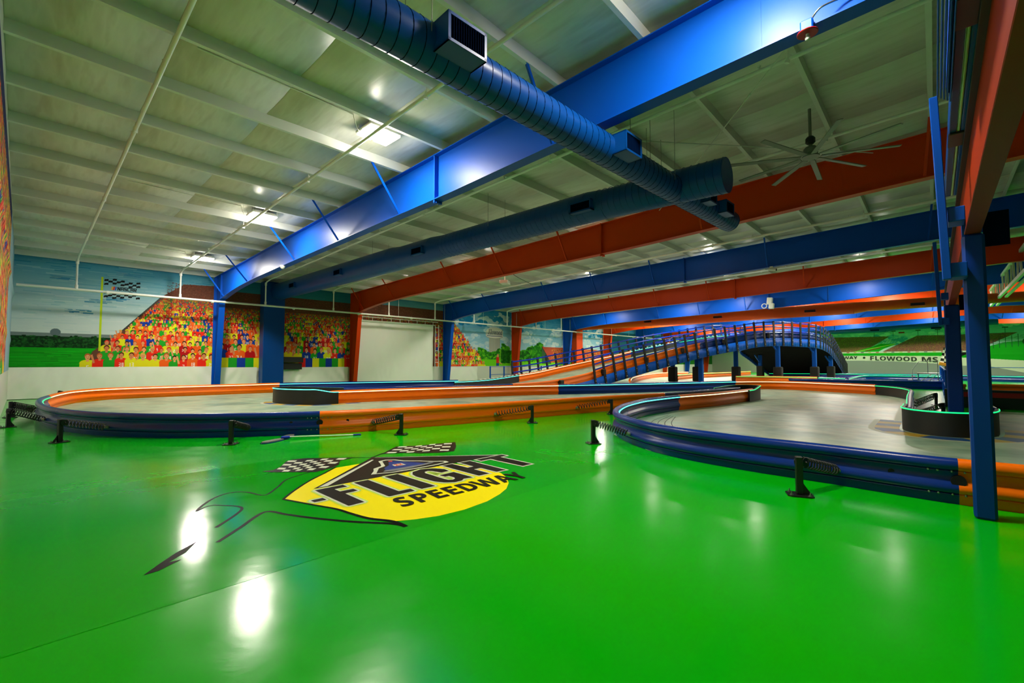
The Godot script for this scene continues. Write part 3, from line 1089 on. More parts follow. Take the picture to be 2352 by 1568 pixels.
func make_floor_paint() -> void:
	var fl: Node3D = M.floor_node
	flat_poly("paint_patch", [[-0.4, -7.4], [2.9, -7.5], [5.97, -7.2], [5.85, -3.5], [-0.4, -3.52]], 0.0015, M.patch, fl)
	var logo := Node3D.new()
	logo.name = "painted_logo"
	fl.add_child(logo)
	# yellow disc with a straight-edged left point
	flat_poly("yellow_disc", [[2.01, -5.28], [2.21, -5.52], [2.52, -5.84], [2.82, -6.08], [3.10, -6.30], [3.44, -6.28], [3.45, -5.98], [4.40, -5.30], [4.52, -4.60], [4.47, -4.36], [4.35, -4.13], [4.17, -3.93], [3.97, -3.78], [3.76, -3.68], [3.47, -3.59], [3.12, -3.56], [2.82, -3.60], [2.60, -3.69], [2.43, -3.80], [2.32, -4.04], [2.27, -4.31], [2.24, -4.53], [2.13, -4.87]], 0.003, M.yellow, logo)
	flat_poly("black_triangle", [[2.40, -5.44], [3.81, -6.56], [5.34, -5.22], [2.55, -5.415]], 0.0045, M.logo_black, logo)
	flat_poly("white_edge", [[2.46, -5.45], [2.57, -5.435], [3.73, -6.36], [3.71, -6.39]], 0.006, M.logo_white, logo)
	flat_stroke("white_edge", [[3.83, -6.50], [5.30, -5.23]], [0.012, 0.03], 0.006, M.logo_white, logo)
	var letters := {
		"F": [[2.38, -5.36], [2.72, -5.35], [2.72, -5.24], [2.56, -5.24], [2.56, -5.10], [2.72, -5.09], [2.72, -4.985], [2.56, -4.98], [2.55, -4.53], [2.37, -4.53]],
		"dash": [[2.18, -5.0], [2.31, -5.0], [2.31, -4.905], [2.18, -4.91]],
		"L": [[2.86, -5.345], [3.05, -5.335], [3.03, -4.61], [3.18, -4.60], [3.17, -4.49], [2.84, -4.51]],
		"I": [[3.28, -5.33], [3.475, -5.325], [3.46, -4.485], [3.27, -4.495]],
		"G": [[4.06, -4.96], [4.08, -5.09], [4.00, -5.24], [3.85, -5.32], [3.68, -5.27], [3.60, -5.16], [3.57, -5.04], [3.58, -4.66], [3.63, -4.53], [3.73, -4.44], [3.85, -4.44], [3.92, -4.49], [4.05, -4.46], [4.06, -4.86], [3.82, -4.86], [3.82, -4.745], [3.88, -4.74], [3.88, -4.63], [3.84, -4.57], [3.79, -4.55], [3.75, -4.59], [3.74, -4.65], [3.76, -5.10], [3.80, -5.16], [3.86, -5.17], [3.90, -5.11], [3.93, -4.96]],
		"H": [[4.19, -5.27], [4.36, -5.26], [4.36, -4.91], [4.475, -4.91], [4.49, -5.24], [4.68, -5.225], [4.64, -4.43], [4.47, -4.44], [4.48, -4.77], [4.355, -4.775], [4.34, -4.45], [4.16, -4.46]],
		"T": [[4.80, -5.215], [5.355, -5.2], [5.345, -5.085], [5.20, -5.08], [5.165, -4.405], [4.975, -4.41], [4.99, -5.09], [4.80, -5.10]],
	}
	for k in letters:
		var poly := packed(letters[k])
		if k in ["H", "T"]:
			flat_packed("letter_outline", Geometry2D.offset_polygon(poly, 0.032, Geometry2D.JOIN_MITER), 0.0055 if k == "H" else 0.006, M.logo_white, logo)
		else:
			flat_packed("letter_outline", Geometry2D.offset_polygon(poly, 0.05, Geometry2D.JOIN_ROUND), 0.0050, M.logo_glow, logo)
			flat_packed("letter_outline", Geometry2D.offset_polygon(poly, 0.026, Geometry2D.JOIN_ROUND), 0.0055, M.logo_white, logo)
		flat_packed("letter", [poly], 0.0075, M.logo_black, logo)
	wall_text("SPEEDWAY", Vector3(2.74, 0.006, -4.08), Vector3(1.84, 0, 0.15), Vector3(0.05, 0, -0.33), M.logo_black, logo)
	# the little racing car in the triangle
	flat_poly("car_outline", [[3.22, -5.56], [3.34, -5.70], [3.42, -5.84], [3.58, -5.90], [3.66, -6.06], [3.72, -6.22], [3.85, -6.24], [3.97, -6.14], [4.02, -5.98], [4.18, -5.80], [4.30, -5.62], [4.44, -5.50], [4.42, -5.40], [4.20, -5.38], [3.86, -5.40], [3.50, -5.44]], 0.006, M.logo_white, logo)
	flat_poly("car_outline", [[3.30, -5.56], [3.42, -5.72], [3.48, -5.80], [3.62, -5.86], [3.70, -6.04], [3.76, -6.17], [3.84, -6.19], [3.93, -6.11], [3.98, -5.95], [4.15, -5.77], [4.26, -5.60], [4.38, -5.49], [4.36, -5.43], [4.20, -5.42], [3.86, -5.44], [3.50, -5.48]], 0.007, M.logo_black, logo)
	flat_poly("car_body", [[3.48, -5.62], [3.54, -5.76], [3.68, -5.86], [3.76, -6.0], [3.84, -6.10], [3.92, -6.02], [3.97, -5.90], [4.08, -5.72], [4.14, -5.58], [3.90, -5.54], [3.66, -5.52]], 0.008, M.logo_blue, logo)
	flat_poly("car_stripe", [[3.40, -5.56], [3.46, -5.62], [4.06, -5.56], [4.20, -5.60], [4.26, -5.54], [4.10, -5.50], [3.62, -5.47]], 0.009, M.logo_grey, logo)
	flat_poly("number_plate", [[3.70, -5.74], [3.73, -5.86], [3.88, -5.85], [3.87, -5.71]], 0.009, M.logo_white, logo)
	wall_text("22", Vector3(3.725, 0.0095, -5.745), Vector3(0.12, 0, 0), Vector3(0.01, 0, -0.085), M.logo_red, logo)
	flat_poly("car_light", [[3.80, -6.08], [3.84, -6.12], [3.88, -6.08], [3.84, -6.03]], 0.009, M.logo_red, logo)
	# two chequered flags on crossed poles
	checks("flag_check", [Vector2(2.82, -7.29), Vector2(3.53, -6.79), Vector2(2.86, -6.27), Vector2(2.40, -6.70)], 7, 6, [[2.29, -6.83], [2.43, -6.80], [2.58, -6.94], [2.78, -7.26], [2.89, -7.31], [3.05, -7.28], [3.63, -6.75], [3.36, -6.70], [3.22, -6.46], [3.06, -6.33], [2.78, -6.25], [2.37, -6.68]], logo)
	checks("flag_check", [Vector2(4.63, -7.05), Vector2(5.50, -6.62), Vector2(4.97, -6.07), Vector2(4.12, -6.68)], 7, 5, [[4.60, -7.09], [4.80, -6.93], [5.02, -6.82], [5.25, -6.78], [5.60, -6.66], [5.32, -6.30], [5.02, -6.0], [4.80, -6.05], [4.55, -6.24], [4.36, -6.48], [4.05, -6.68]], logo)
	flat_stroke("flag_pole", [[3.80, -6.55], [4.12, -6.73]], [0.03, 0.04], 0.004, M.logo_black, logo)
	flat_stroke("flag_pole", [[3.55, -6.77], [3.81, -6.56], [5.32, -5.24]], [0.02, 0.03], 0.004, M.logo_black, logo)
	flat_stroke("black_line", [[2.73, -6.31], [2.37, -6.14], [2.15, -5.85], [1.92, -5.60], [1.82, -5.88], [1.68, -5.99], [1.50, -5.89], [1.33, -5.66], [1.25, -5.50]], [0.02, 0.028], 0.003, M.line_black, logo)
	flat_stroke("black_line", [[1.25, -5.50], [1.38, -5.61], [1.47, -5.54], [1.59, -5.26], [1.25, -4.83]], [0.02, 0.035], 0.003, M.line_black, logo)
	flat_stroke("black_line", [[1.16, -4.43], [1.40, -4.67], [1.71, -4.97], [1.83, -4.73], [1.97, -4.42], [2.18, -4.05], [2.40, -3.74], [2.44, -3.59]], [0.035, 0.05], 0.003, M.line_black, logo)
	flat_stroke("black_line", [[2.44, -3.59], [2.43, -3.80], [2.32, -4.04], [2.27, -4.31], [2.24, -4.53], [2.13, -4.87]], [0.05, 0.03], 0.0042, M.line_black, logo)
	flat_stroke("black_line", [[2.13, -4.87], [2.0, -5.28]], [0.03, 0.03], 0.0042, M.line_black, logo)
	flat_stroke("black_line", [[2.0, -5.28], [2.21, -5.53], [2.53, -5.85], [2.84, -6.10], [3.12, -6.34]], [0.03, 0.03], 0.0042, M.line_black, logo)
	flat_poly("black_tail", [[0.63, -4.13], [0.74, -4.27], [0.87, -4.42], [1.05, -4.58], [0.93, -4.38], [0.80, -4.26], [0.88, -4.25], [0.72, -4.14]], 0.003, M.line_black, logo)


func checks(called: String, c: Array, nx: int, ny: int, outline: Array, parent: Node3D) -> void:
	flat_poly("flag_ground", outline, 0.0045, M.logo_black, parent)
	var g := func(u: float, v: float) -> Vector2:
		var q: Vector2 = c[0].lerp(c[1], u).lerp(c[3].lerp(c[2], u), v)
		return q + Vector2(0.0, 0.045 * sin(u * TAU))
	for i in nx:
		for j in ny:
			if (i + j) % 2 == 0:
				var a: Vector2 = g.call((i + 0.05) / nx, (j + 0.08) / ny)
				var b: Vector2 = g.call((i + 0.95) / nx, (j + 0.08) / ny)
				var d: Vector2 = g.call((i + 0.95) / nx, (j + 0.92) / ny)
				var e: Vector2 = g.call((i + 0.05) / nx, (j + 0.92) / ny)
				flat_packed(called, [PackedVector2Array([a, b, d, e])], 0.006, M.logo_white, parent)


# ---------------------------------------------------------------- steel frames
func make_frames() -> void:
	var names := ["bright blue roof frame nearest the camera, its beam lit by ceiling lamps", "dark orange roof frame, first orange beam behind the blue duct", "dark blue roof frame behind the first orange beam, white pipe along its top", "orange roof frame behind the second blue beam, column beside the painted water tower", "blue roof frame with a white horn speaker, fifth beam from the front", "bright orange roof frame behind the orange duct", "dark blue roof frame just behind the brightest orange beam", "orange roof frame, fourth orange beam from the front", "deep blue roof frame in front of the round blue far duct", "orange roof frame closest to the far wall"]
	for k in FRAMES.size():
		var x: float = FRAMES[k]
		var m: Material = M.beam_blue if k % 2 == 0 else M.beam_orange
		var o := thing("steel_frame", names[k], "beam", Vector3(x, 0, -26.8))
		var dz := 26.8
		# column: tapered web, flange against the wall, flange to the room
		var mb := MB.new()
		mb.prism([Vector2(-27.0 + dz, 0), Vector2(-26.56 + dz, 0), Vector2(-26.02 + dz, 4.62), Vector2(-26.0 + dz, 5.9), Vector2(-27.0 + dz, 5.86)], Vector3(-0.006, 0, 0), Vector3(0, 0, 1), Vector3(0, 1, 0), Vector3(0.012, 0, 0))
		mb.box(Vector3(0, 2.93, -27.01 + dz), Vector3(0.26, 5.86, 0.02))
		var d := (Vector3(0, 4.62, -26.02) - Vector3(0, 0, -26.56)).normalized()
		mb.bar(Vector3(0, 0, -26.55 + dz), Vector3(0, 4.64, -26.01 + dz), 0.26, 0.022, 0.0, Vector3(0, 0, 1))
		mb.box(Vector3(0, 0.01, -26.8 + dz), Vector3(0.36, 0.02, 0.7))
		part("column", mb, m, o)
		# rafter
		var web := []
		var zlist := []
		var z := -26.0
		while z < 20.0:
			zlist.append(z)
			z += 1.0
		zlist.append(20.0)
		for q in zlist:
			web.append(Vector2(q + dz, purlin_y(q) - 0.02))
		for i in zlist.size():
			var q: float = zlist[zlist.size() - 1 - i]
			web.append(Vector2(q + dz, rafter_low(q)))
		mb = MB.new()
		mb.prism(web, Vector3(-0.006, 0, 0), Vector3(0, 0, 1), Vector3(0, 1, 0), Vector3(0.012, 0, 0))
		part("web", mb, m, o)
		for e in [0, 1]:
			var prof := []
			mb = MB.new()
			var from := -27.0 if e == 0 else -26.02
			var zz := [from]
			for q in zlist:
				if q > from + 0.1:
					zz.append(q)
			for i in zz.size() - 1:
				var a: float = zz[i]
				var b: float = zz[i + 1]
				var ya := purlin_y(a) - 0.012 if e == 0 else rafter_low(a)
				var yb := purlin_y(b) - 0.012 if e == 0 else rafter_low(b)
				var w := 0.13
				mb.quad(Vector3(-w, ya - 0.01, a + dz), Vector3(w, ya - 0.01, a + dz), Vector3(w, yb - 0.01, b + dz), Vector3(-w, yb - 0.01, b + dz))
				mb.quad(Vector3(-w, ya + 0.01, a + dz), Vector3(-w, yb + 0.01, b + dz), Vector3(w, yb + 0.01, b + dz), Vector3(w, ya + 0.01, a + dz))
				for sx in [-1, 1]:
					mb.quad(Vector3(sx * w, ya - 0.01, a + dz), Vector3(sx * w, ya + 0.01, a + dz), Vector3(sx * w, yb + 0.01, b + dz), Vector3(sx * w, yb - 0.01, b + dz))
			part("top_flange" if e == 0 else "bottom_flange", mb, m, o)
		# end plates at the bolted splice, knee stiffener
		mb = MB.new()
		var yl := rafter_low(-8.7)
		var yt := purlin_y(-8.7)
		mb.box(Vector3(0, (yl + yt) / 2 - 0.03, -8.7 + dz), Vector3(0.24, yt - yl + 0.10, 0.05), Basis(), 0.006)
		for sy in [-0.075, 0.03]:
			for sx in [-0.07, 0.07]:
				mb.tube([Vector3(sx, yl + sy, -8.76 + dz), Vector3(sx, yl + sy, -8.64 + dz)], 0.013, 6)
		part("splice_plate", mb, m, o)
		mb = MB.new()
		mb.box(Vector3(0, 5.25, -26.02 + dz), Vector3(0.2, 1.24, 0.014))
		part("stiffener", mb, m, o)
		if k < 5:
			mb = MB.new()
			mb.box(Vector3(-0.009, (rafter_low(-1.6) + purlin_y(-1.6)) / 2, -1.6 + dz), Vector3(0.008, purlin_y(-1.6) - rafter_low(-1.6) - 0.05, 0.01))
			part("weld_seam", mb, m, o)
		# fly braces from the bottom flange up to the purlins, every other purlin
		for b in [-25.29, -21.9, -16.82, -13.43, -10.04, -4.95, 0.13, 5.2]:
			for sx in [-1, 1]:
				mb = MB.new()
				var lo := rafter_low(b - 0.1) + 0.03
				if b < -25.0:
					lo = 4.75
				mb.bar(Vector3(sx * 0.10, lo, b + dz - 0.15), Vector3(sx * 1.0, purlin_y(b) + 0.03, b + dz - 0.02), 0.06, 0.006, 0.0, Vector3(0, 0, 1))
				mb.bar(Vector3(sx * 0.10, lo, b + dz - 0.18), Vector3(sx * 1.0, purlin_y(b) + 0.03, b + dz - 0.05), 0.006, 0.05, 0.0, Vector3(0, 0, 1))
				part("fly_brace", mb, m, o)


# ---------------------------------------------------------------- ducts
func seam_helix(a: Vector3, b: Vector3, r: float, pitch: float, thick: float) -> MB:
	var mb := MB.new()
	var d := (b - a)
	var t := d.normalized()
	var u := Vector3.UP - t * t.y
	u = u.normalized()
	var w := t.cross(u)
	var turns := d.length() / pitch
	var n := int(turns * 20)
	var pts := []
	for i in n + 1:
		var an := TAU * turns * i / n
		pts.append(a + d * (float(i) / n) + (u * cos(an) + w * sin(an)) * r)
	mb.tube(pts, thick, 4, false)
	return mb


func vent(parent: Node3D, at: Vector3, along_: Vector3, out: Vector3, length: float, height: float, depth: float, m: Material) -> void:
	var up := along_.cross(out).normalized()
	if up.y < 0:
		up = -up
	var b := Basis(along_, up, along_.cross(up))
	var face: Vector3 = out
	var mb := MB.new()
	var t := 0.02
	# four sides of the boot, open to the front
	mb.box(at + face * depth / 2 + up * (height / 2 - t / 2), Vector3(length, t, depth), b)
	mb.box(at + face * depth / 2 - up * (height / 2 - t / 2), Vector3(length, t, depth), b)
	mb.box(at + face * depth / 2 + along_ * (length / 2 - t / 2), Vector3(t, height, depth), b)
	mb.box(at + face * depth / 2 - along_ * (length / 2 - t / 2), Vector3(t, height, depth), b)
	var o := part("vent_box", mb, m, parent)
	mb = MB.new()
	var e := 0.035
	mb.box(at + face * depth + up * (height / 2 - e / 2), Vector3(length, e, 0.012), b)
	mb.box(at + face * depth - up * (height / 2 - e / 2), Vector3(length, e, 0.012), b)
	mb.box(at + face * depth + along_ * (length / 2 - e / 2), Vector3(e, height, 0.012), b)
	mb.box(at + face * depth - along_ * (length / 2 - e / 2), Vector3(e, height, 0.012), b)
	part("vent_frame", mb, m, o)
	mb = MB.new()
	mb.box(at + face * (depth - 0.03), Vector3(length - 0.04, height - 0.04, 0.008), b)
	for i in int((length - 0.06) / 0.035):
		mb.box(at + face * (depth - 0.014) + along_ * (-length / 2 + 0.05 + i * 0.035), Vector3(0.006, height - 0.06, 0.02), b)
	part("grille", mb, M.duct_dark if m != M.duct_orange else M.maroon, o)


func duct_body(pts: Array, radii: Array, n := 28) -> MB:
	var mb := MB.new()
	mb.group = 1
	for i in pts.size() - 1:
		var a: Vector3 = pts[i]
		var b: Vector3 = pts[i + 1]
		var t := (b - a).normalized()
		var u := (Vector3.UP - t * t.y).normalized()
		var w := t.cross(u)
		for k in n:
			var a0 := TAU * k / n
			var a1 := TAU * (k + 1) / n
			var d0 := u * cos(a0) + w * sin(a0)
			var d1 := u * cos(a1) + w * sin(a1)
			mb.quad(a + d0 * radii[i], a + d1 * radii[i], b + d1 * radii[i + 1], b + d0 * radii[i + 1])
	mb.group = -1
	for e in [0, pts.size() - 1]:
		var t: Vector3 = (pts[1] - pts[0] if e == 0 else pts[e] - pts[e - 1]).normalized()
		var u := (Vector3.UP - t * t.y).normalized()
		var w := t.cross(u)
		var c: Vector3 = pts[e]
		for k in n:
			var a0 := TAU * k / n
			var a1 := TAU * (k + 1) / n
			var q0: Vector3 = c + (u * cos(a0) + w * sin(a0)) * radii[e]
			var q1: Vector3 = c + (u * cos(a1) + w * sin(a1)) * radii[e]
			if e == 0:
				mb.tri(c, q1, q0)
			else:
				mb.tri(c, q0, q1)
	return mb


func make_ducts() -> void:
	# the cross duct with its square riser at the mural wall
	var o := thing("supply_duct", "large dark blue round duct running across the hall from a square riser", "duct", Vector3(9.55, 0, -26.6))
	var z0 := 26.6
	var pts := [Vector3(0, 5.40, -26.7 + z0), Vector3(0, 5.42, -15.0 + z0), Vector3(0, 5.40, -14.4 + z0), Vector3(0, 5.40, -12.5 + z0), Vector3(0, 5.39, -11.9 + z0), Vector3(0, 5.37, -6.2 + z0), Vector3(0, 5.34, -5.7 + z0), Vector3(0, 5.27, -2.95 + z0)]
	part("duct_pipe", duct_body(pts, [0.45, 0.45, 0.41, 0.41, 0.375, 0.375, 0.35, 0.355]), M.duct_blue, o)
	part("spiral_seam", seam_helix(pts[5], pts[7], 0.36, 0.16, 0.006), M.duct_blue, o)
	part("spiral_seam", seam_helix(pts[4], pts[5], 0.376, 0.18, 0.006), M.duct_blue, o)
	var mb := MB.new()
	mb.box(Vector3(-0.22, 2.95, -26.72 + z0), Vector3(1.08, 5.9, 0.6), Basis(), 0.02)
	part("riser", mb, M.duct_blue, o)
	for v in [[-18.6, 5.40, 0.44], [-12.9, 5.38, 0.40], [-6.2, 5.34, 0.37], [-23.4, 5.40, 0.44]]:
		vent(o, Vector3(-v[2] + 0.06, v[1] - 0.06, v[0] + z0), Vector3(0, 0, 1), Vector3(-1, 0, 0), 0.62, 0.26, 0.16, M.duct_blue)
	for z in [-22.0, -16.0, -9.5, -4.5]:
		for sx in [-0.36, 0.36]:
			mb = MB.new()
			mb.tube([Vector3(sx, 5.5, z + z0), Vector3(sx, purlin_y(z), z + z0)], 0.006, 5)
			part("hanger", mb, M.steel, o)
	# the branch that runs along the hall over the camera side
	o = thing("branch_duct", "blue spiral duct crossing under the first blue beam with side vent boxes", "duct", Vector3(5.0, 5.2, -4.18))
	var a := Vector3(-4.9, 0.0, -0.22)
	var b := Vector3(7.55, 0.0, 0.33)
	part("duct_pipe", duct_body([a, b], [0.26, 0.26], 40), M.duct_blue, o)
	part("spiral_seam", seam_helix(a, b, 0.261, 0.165, 0.006), M.duct_dark, o)
	var dir := (b - a).normalized()
	for v in [[3.35, 0.56, 0.34, 0.36], [6.98, 0.52, 0.34, 0.34], [11.45, 0.5, 0.3, 0.3], [10.45, 0.4, 0.26, 0.3]]:
		var c: Vector3 = a + dir * (v[0] - 5.0 + 4.9)
		vent(o, c + Vector3(0, 0.0, 0.12) + dir.cross(Vector3.UP) * 0.0, dir, dir.cross(Vector3.UP).normalized(), v[1], v[2], v[3], M.duct_blue)
	for x in [-2.0, 2.2, 3.9]:
		var c: Vector3 = a + dir * (x + 4.9)
		for sz in [-0.262, 0.262]:
			mb = MB.new()
			mb.tube([c + Vector3(0, 0, sz), Vector3(c.x, purlin_y(c.z - 4.18) - 5.2, c.z + sz)], 0.006, 5)
			part("hanger", mb, M.steel, o)
	# orange duct far back
	o = thing("supply_duct", "orange round duct with dark vents hanging under the bright orange beam", "duct", Vector3(39.0, 0, -26.6))
	pts = [Vector3(0, 5.22, -26.5 + z0), Vector3(0, 5.24, -12.0 + z0), Vector3(0, 5.25, -4.0 + z0), Vector3(0, 5.30, -3.3 + z0), Vector3(0, 5.28, 6.0 + z0)]
	part("duct_pipe", duct_body(pts, [0.44, 0.44, 0.40, 0.33, 0.28]), M.duct_orange, o)
	mb = MB.new()
	mb.box(Vector3(-0.4, 2.85, -26.75 + z0), Vector3(1.1, 5.7, 0.6), Basis(), 0.02)
	part("riser", mb, M.duct_orange, o)
	for v in [-19.0, -12.9, -6.5, -0.7]:
		vent(o, Vector3(-0.36, 5.2, v + z0), Vector3(0, 0, 1), Vector3(-1, 0, 0), 0.75, 0.24, 0.12, M.duct_orange)
	# blue duct before the far wall
	o = thing("supply_duct", "bright blue round duct hanging high in front of the far race mural", "duct", Vector3(70.0, 0, -26.6))
	pts = [Vector3(0, 5.4, -26.5 + z0), Vector3(0, 5.5, -4.2 + z0), Vector3(0, 5.6, -3.6 + z0), Vector3(0, 5.8, 5.0 + z0)]
	part("duct_pipe", duct_body(pts, [0.42, 0.42, 0.36, 0.34]), M.duct_blue, o)
	for v in [-5.2, 0.2]:
		vent(o, Vector3(-0.34, 5.35, v + z0), Vector3(0, 0, 1), Vector3(-1, 0, 0), 0.9, 0.22, 0.14, M.duct_blue)


# ---------------------------------------------------------------- sprinkler pipes
func make_pipes() -> void:
	var o := thing("sprinkler_main", "long white sprinkler main running level along the crowd mural", "pipe", Vector3(-0.25, 4.49, -25.75))
	var mb := MB.new()
	mb.tube([Vector3.ZERO, Vector3(55.5, 0, 0)], 0.052, 12)
	part("pipe", mb, M.pipe, o)
	mb = MB.new()
	mb.tube([Vector3(55.5, 0, 0), Vector3(76.0, 0, 0)], 0.05, 8)
	part("pipe", mb, M.pipe, o)
	for i in 13:
		mb = MB.new()
		mb.tube([Vector3(2.6 + i * 3.84, -0.02, 0), Vector3(2.6 + i * 3.84, -0.02, 0) + Vector3(0.09, 0, 0)], 0.08, 12)
		part("coupling", mb, M.pipe, o)
	for i in 9:
		mb = MB.new()
		var x := 17.0 + i * 3.84
		mb.tube([Vector3(x, 0, 0), Vector3(x, 1.15, 0)], 0.008, 5)
		part("hanger", mb, M.pipe, o)
	var names := ["leftmost white sprinkler branch pipe, over the empty left corner", "white sprinkler branch pipe passing under the near row of ceiling lamps", "white sprinkler branch between the first blue beam and the blue cross duct", "white sprinkler branch just in front of the first orange beam", "white sprinkler branch behind the first orange beam, over the white screen", "white sprinkler branch along the top of the second blue beam", "white sprinkler branch over the painted water tower", "white sprinkler branch along the top of the second orange beam", "white sprinkler branch in the bay behind the second orange beam", "bright white sprinkler branch along the top of the third blue beam"]
	for k in 10:
		var x := 4.93 + 3.70 * (k - 1)
		if k == 0:
			x = 1.42
		o = thing("sprinkler_branch", names[k], "pipe", Vector3(x, 4.49, -25.75))
		mb = MB.new()
		var pts := [Vector3(0, 0.0, 0), Vector3(0, purlin_y(-25.75) - 4.49 - 0.28, 0), Vector3(0, purlin_y(-25.6) - 4.49 - 0.2, 0.08)]
		var ends := 1.5 if k != 1 else 6.0
		var z := -25.2
		while z < ends:
			pts.append(Vector3(0, purlin_y(z) - 0.14 - 4.49, z + 25.75))
			z += 2.0
		pts.append(Vector3(0, purlin_y(ends) - 0.14 - 4.49, ends + 25.75))
		mb.tube(pts, 0.036 if k < 5 else 0.045, 10)
		part("pipe", mb, M.pipe, o)
		mb = MB.new()
		mb.tube([Vector3(0, 0.02, 0), Vector3(0, 0.2, 0)], 0.055, 10)
		mb.tube([Vector3(0, purlin_y(-25.75) - 4.49 - 0.36, 0), Vector3(0, purlin_y(-25.75) - 4.49 - 0.2, 0)], 0.055, 10)
		part("coupling", mb, M.pipe, o)
		for i in 9:
			z = -24.6 + i * 3.1 + 0.4 * (k % 3)
			var c := Vector3(0, purlin_y(z) - 0.14 - 4.49, z + 25.75)
			mb = MB.new()
			mb.tube([c, c + Vector3(0, 0.09, 0)], 0.016, 6)
			mb.lathe([Vector2(0.0, 0.10), Vector2(0.03, 0.095), Vector2(0.03, 0.088), Vector2(0.012, 0.085), Vector2(0.014, 0.06)], 8, Transform3D(Basis(), c))
			part("sprinkler_head", mb, M.pipe, o)
		for i in 5:
			z = -22.0 + i * 5.085
			mb = MB.new()
			mb.tube([Vector3(0, purlin_y(z) - 0.14 - 4.49, z + 25.75), Vector3(0, purlin_y(z) - 4.47, z + 25.75)], 0.009, 5)
			mb.tube([Vector3(0, purlin_y(z) - 0.20 - 4.49, z + 25.73), Vector3(0, purlin_y(z) - 0.08 - 4.49, z + 25.77)], 0.042, 8)
			part("hanger", mb, M.pipe, o)


# ---------------------------------------------------------------- things on the mural wall
func cloth(w: float, h: float, seed_n: int, amp: float, folds: float) -> MB:
	var n := FastNoiseLite.new()
	n.seed = seed_n
	n.frequency = 0.7
	var mb := MB.new()
	mb.group = 3
	var nx := int(w / 0.08)
	var ny := int(h / 0.1)
	var f := func(i: int, j: int) -> Vector3:
		var x := w * i / nx
		var y := h * j / ny
		var corner := minf(x, w - x) + (h - y) * 0.9   # folds fan out from the upper corners
		var z := amp * (n.get_noise_2d(x * 1.5, y * 0.8) + 0.5 * sin(corner * folds) * exp(-minf(x, w - x) * 0.9))
		return Vector3(x, y, 0.03 + z)
	for i in nx:
		for j in ny:
			mb.quad(f.call(i, j), f.call(i + 1, j), f.call(i + 1, j + 1), f.call(i, j + 1))
	return mb


func make_wall_things() -> void:
	var skirts := [[-0.42, 6.6, 1.28, "white cloth skirt under the painted field and crowd, far left bay"], [6.9, 8.72, 1.22, "narrow white cloth skirt between the blue column and the square duct riser"], [10.0, 13.95, 1.2, "white cloth skirt below the black wall box, left of the orange column"], [21.9, 25.0, 1.13, "short white cloth skirt below the orange crowd, right of the blue column"]]
	for i in skirts.size():
		var s: Array = skirts[i]
		var o := thing("cloth_skirt", s[3], "cloth", Vector3(s[0], 0.02, -27.08), "white cloth skirts along the crowd mural")
		part("cloth", cloth(s[1] - s[0], s[2], i + 4, 0.055, 9.0), M.fabric, o)
	var sc := thing("projection_screen", "tall blank white projection sheet hung between the orange and blue columns", "screen", Vector3(14.45, 0.02, -27.06))
	part("sheet", cloth(6.1, 4.2, 33, 0.03, 4.0), M.screen, sc)
	var mb := MB.new()
	mb.tube([Vector3(0, 4.2, 0.05), Vector3(6.15, 4.2, 0.05)], 0.02, 8)
	part("top_bar", mb, M.pipe, sc)
	var fr := thing("ladder_frame", "thin pale ladder truss framing the top and right of the white screen", "truss", Vector3(14.5, 0.0, -26.85))
	for y in [4.22, 4.45]:
		mb = MB.new()
		mb.tube([Vector3(0, y, 0), Vector3(6.35 if y > 4.3 else 6.1, y, 0)], 0.024, 8)
		part("rail", mb, M.white, fr)
	for x in [6.1, 6.42]:
		mb = MB.new()
		mb.tube([Vector3(x, 1.15, 0), Vector3(x, 4.25, 0)], 0.024, 8)
		part("rail", mb, M.white, fr)
	for i in 9:
		mb = MB.new()
		mb.tube([Vector3(0.3 + i * 0.7, 4.22, 0), Vector3(0.3 + i * 0.7, 4.45, 0)], 0.02, 6)
		part("rung", mb, M.white, fr)
	for i in 4:
		mb = MB.new()
		mb.tube([Vector3(6.1, 1.5 + i * 0.85, 0), Vector3(6.42, 1.5 + i * 0.85, 0)], 0.02, 6)
		part("rung", mb, M.white, fr)
	var bx := thing("wall_cabinet", "matt black two-piece cabinet on the mural right of the square duct riser", "cabinet", Vector3(10.46, 1.1, -26.95))
	mb = MB.new()
	mb.box(Vector3(0, 0.55, 0.14), Vector3(1.14, 0.32, 0.36), Basis(), 0.02)
	part("upper_box", mb, M.black_plastic, bx)
	mb = MB.new()
	mb.box(Vector3(0, 0.18, 0.06), Vector3(1.12, 0.36, 0.2), Basis(), 0.01)
	part("lower_box", mb, M.black_plastic, bx)
	# low blue pipe fence near the mural wall
	pipe_fence(v3([[24.94, -25.5], [26.5, -25.5], [28.46, -25.4], [30.98, -25.3], [33.6, -25.2], [36.2, -25.1], [38.6, -25.0], [41.0, -24.9]]), 1.2, "low blue pipe fence in front of the painted golf scene")


func pipe_fence(posts: Array, h: float, label: String) -> void:
	var o := thing("pipe_fence", label, "fence", posts[0])
	for q in posts:
		var mb := MB.new()
		mb.box(q - posts[0] + Vector3(0, h / 2, 0), Vector3(0.09, h, 0.09), Basis(), 0.008)
		part("post", mb, M.bridge_blue, o)
	for y in [h - 0.04, h * 0.45]:
		var mb := MB.new()
		mb.tube(shifted(posts, posts[0] - Vector3(0, y, 0)), 0.02, 6)
		part("rail", mb, M.bridge_blue, o)


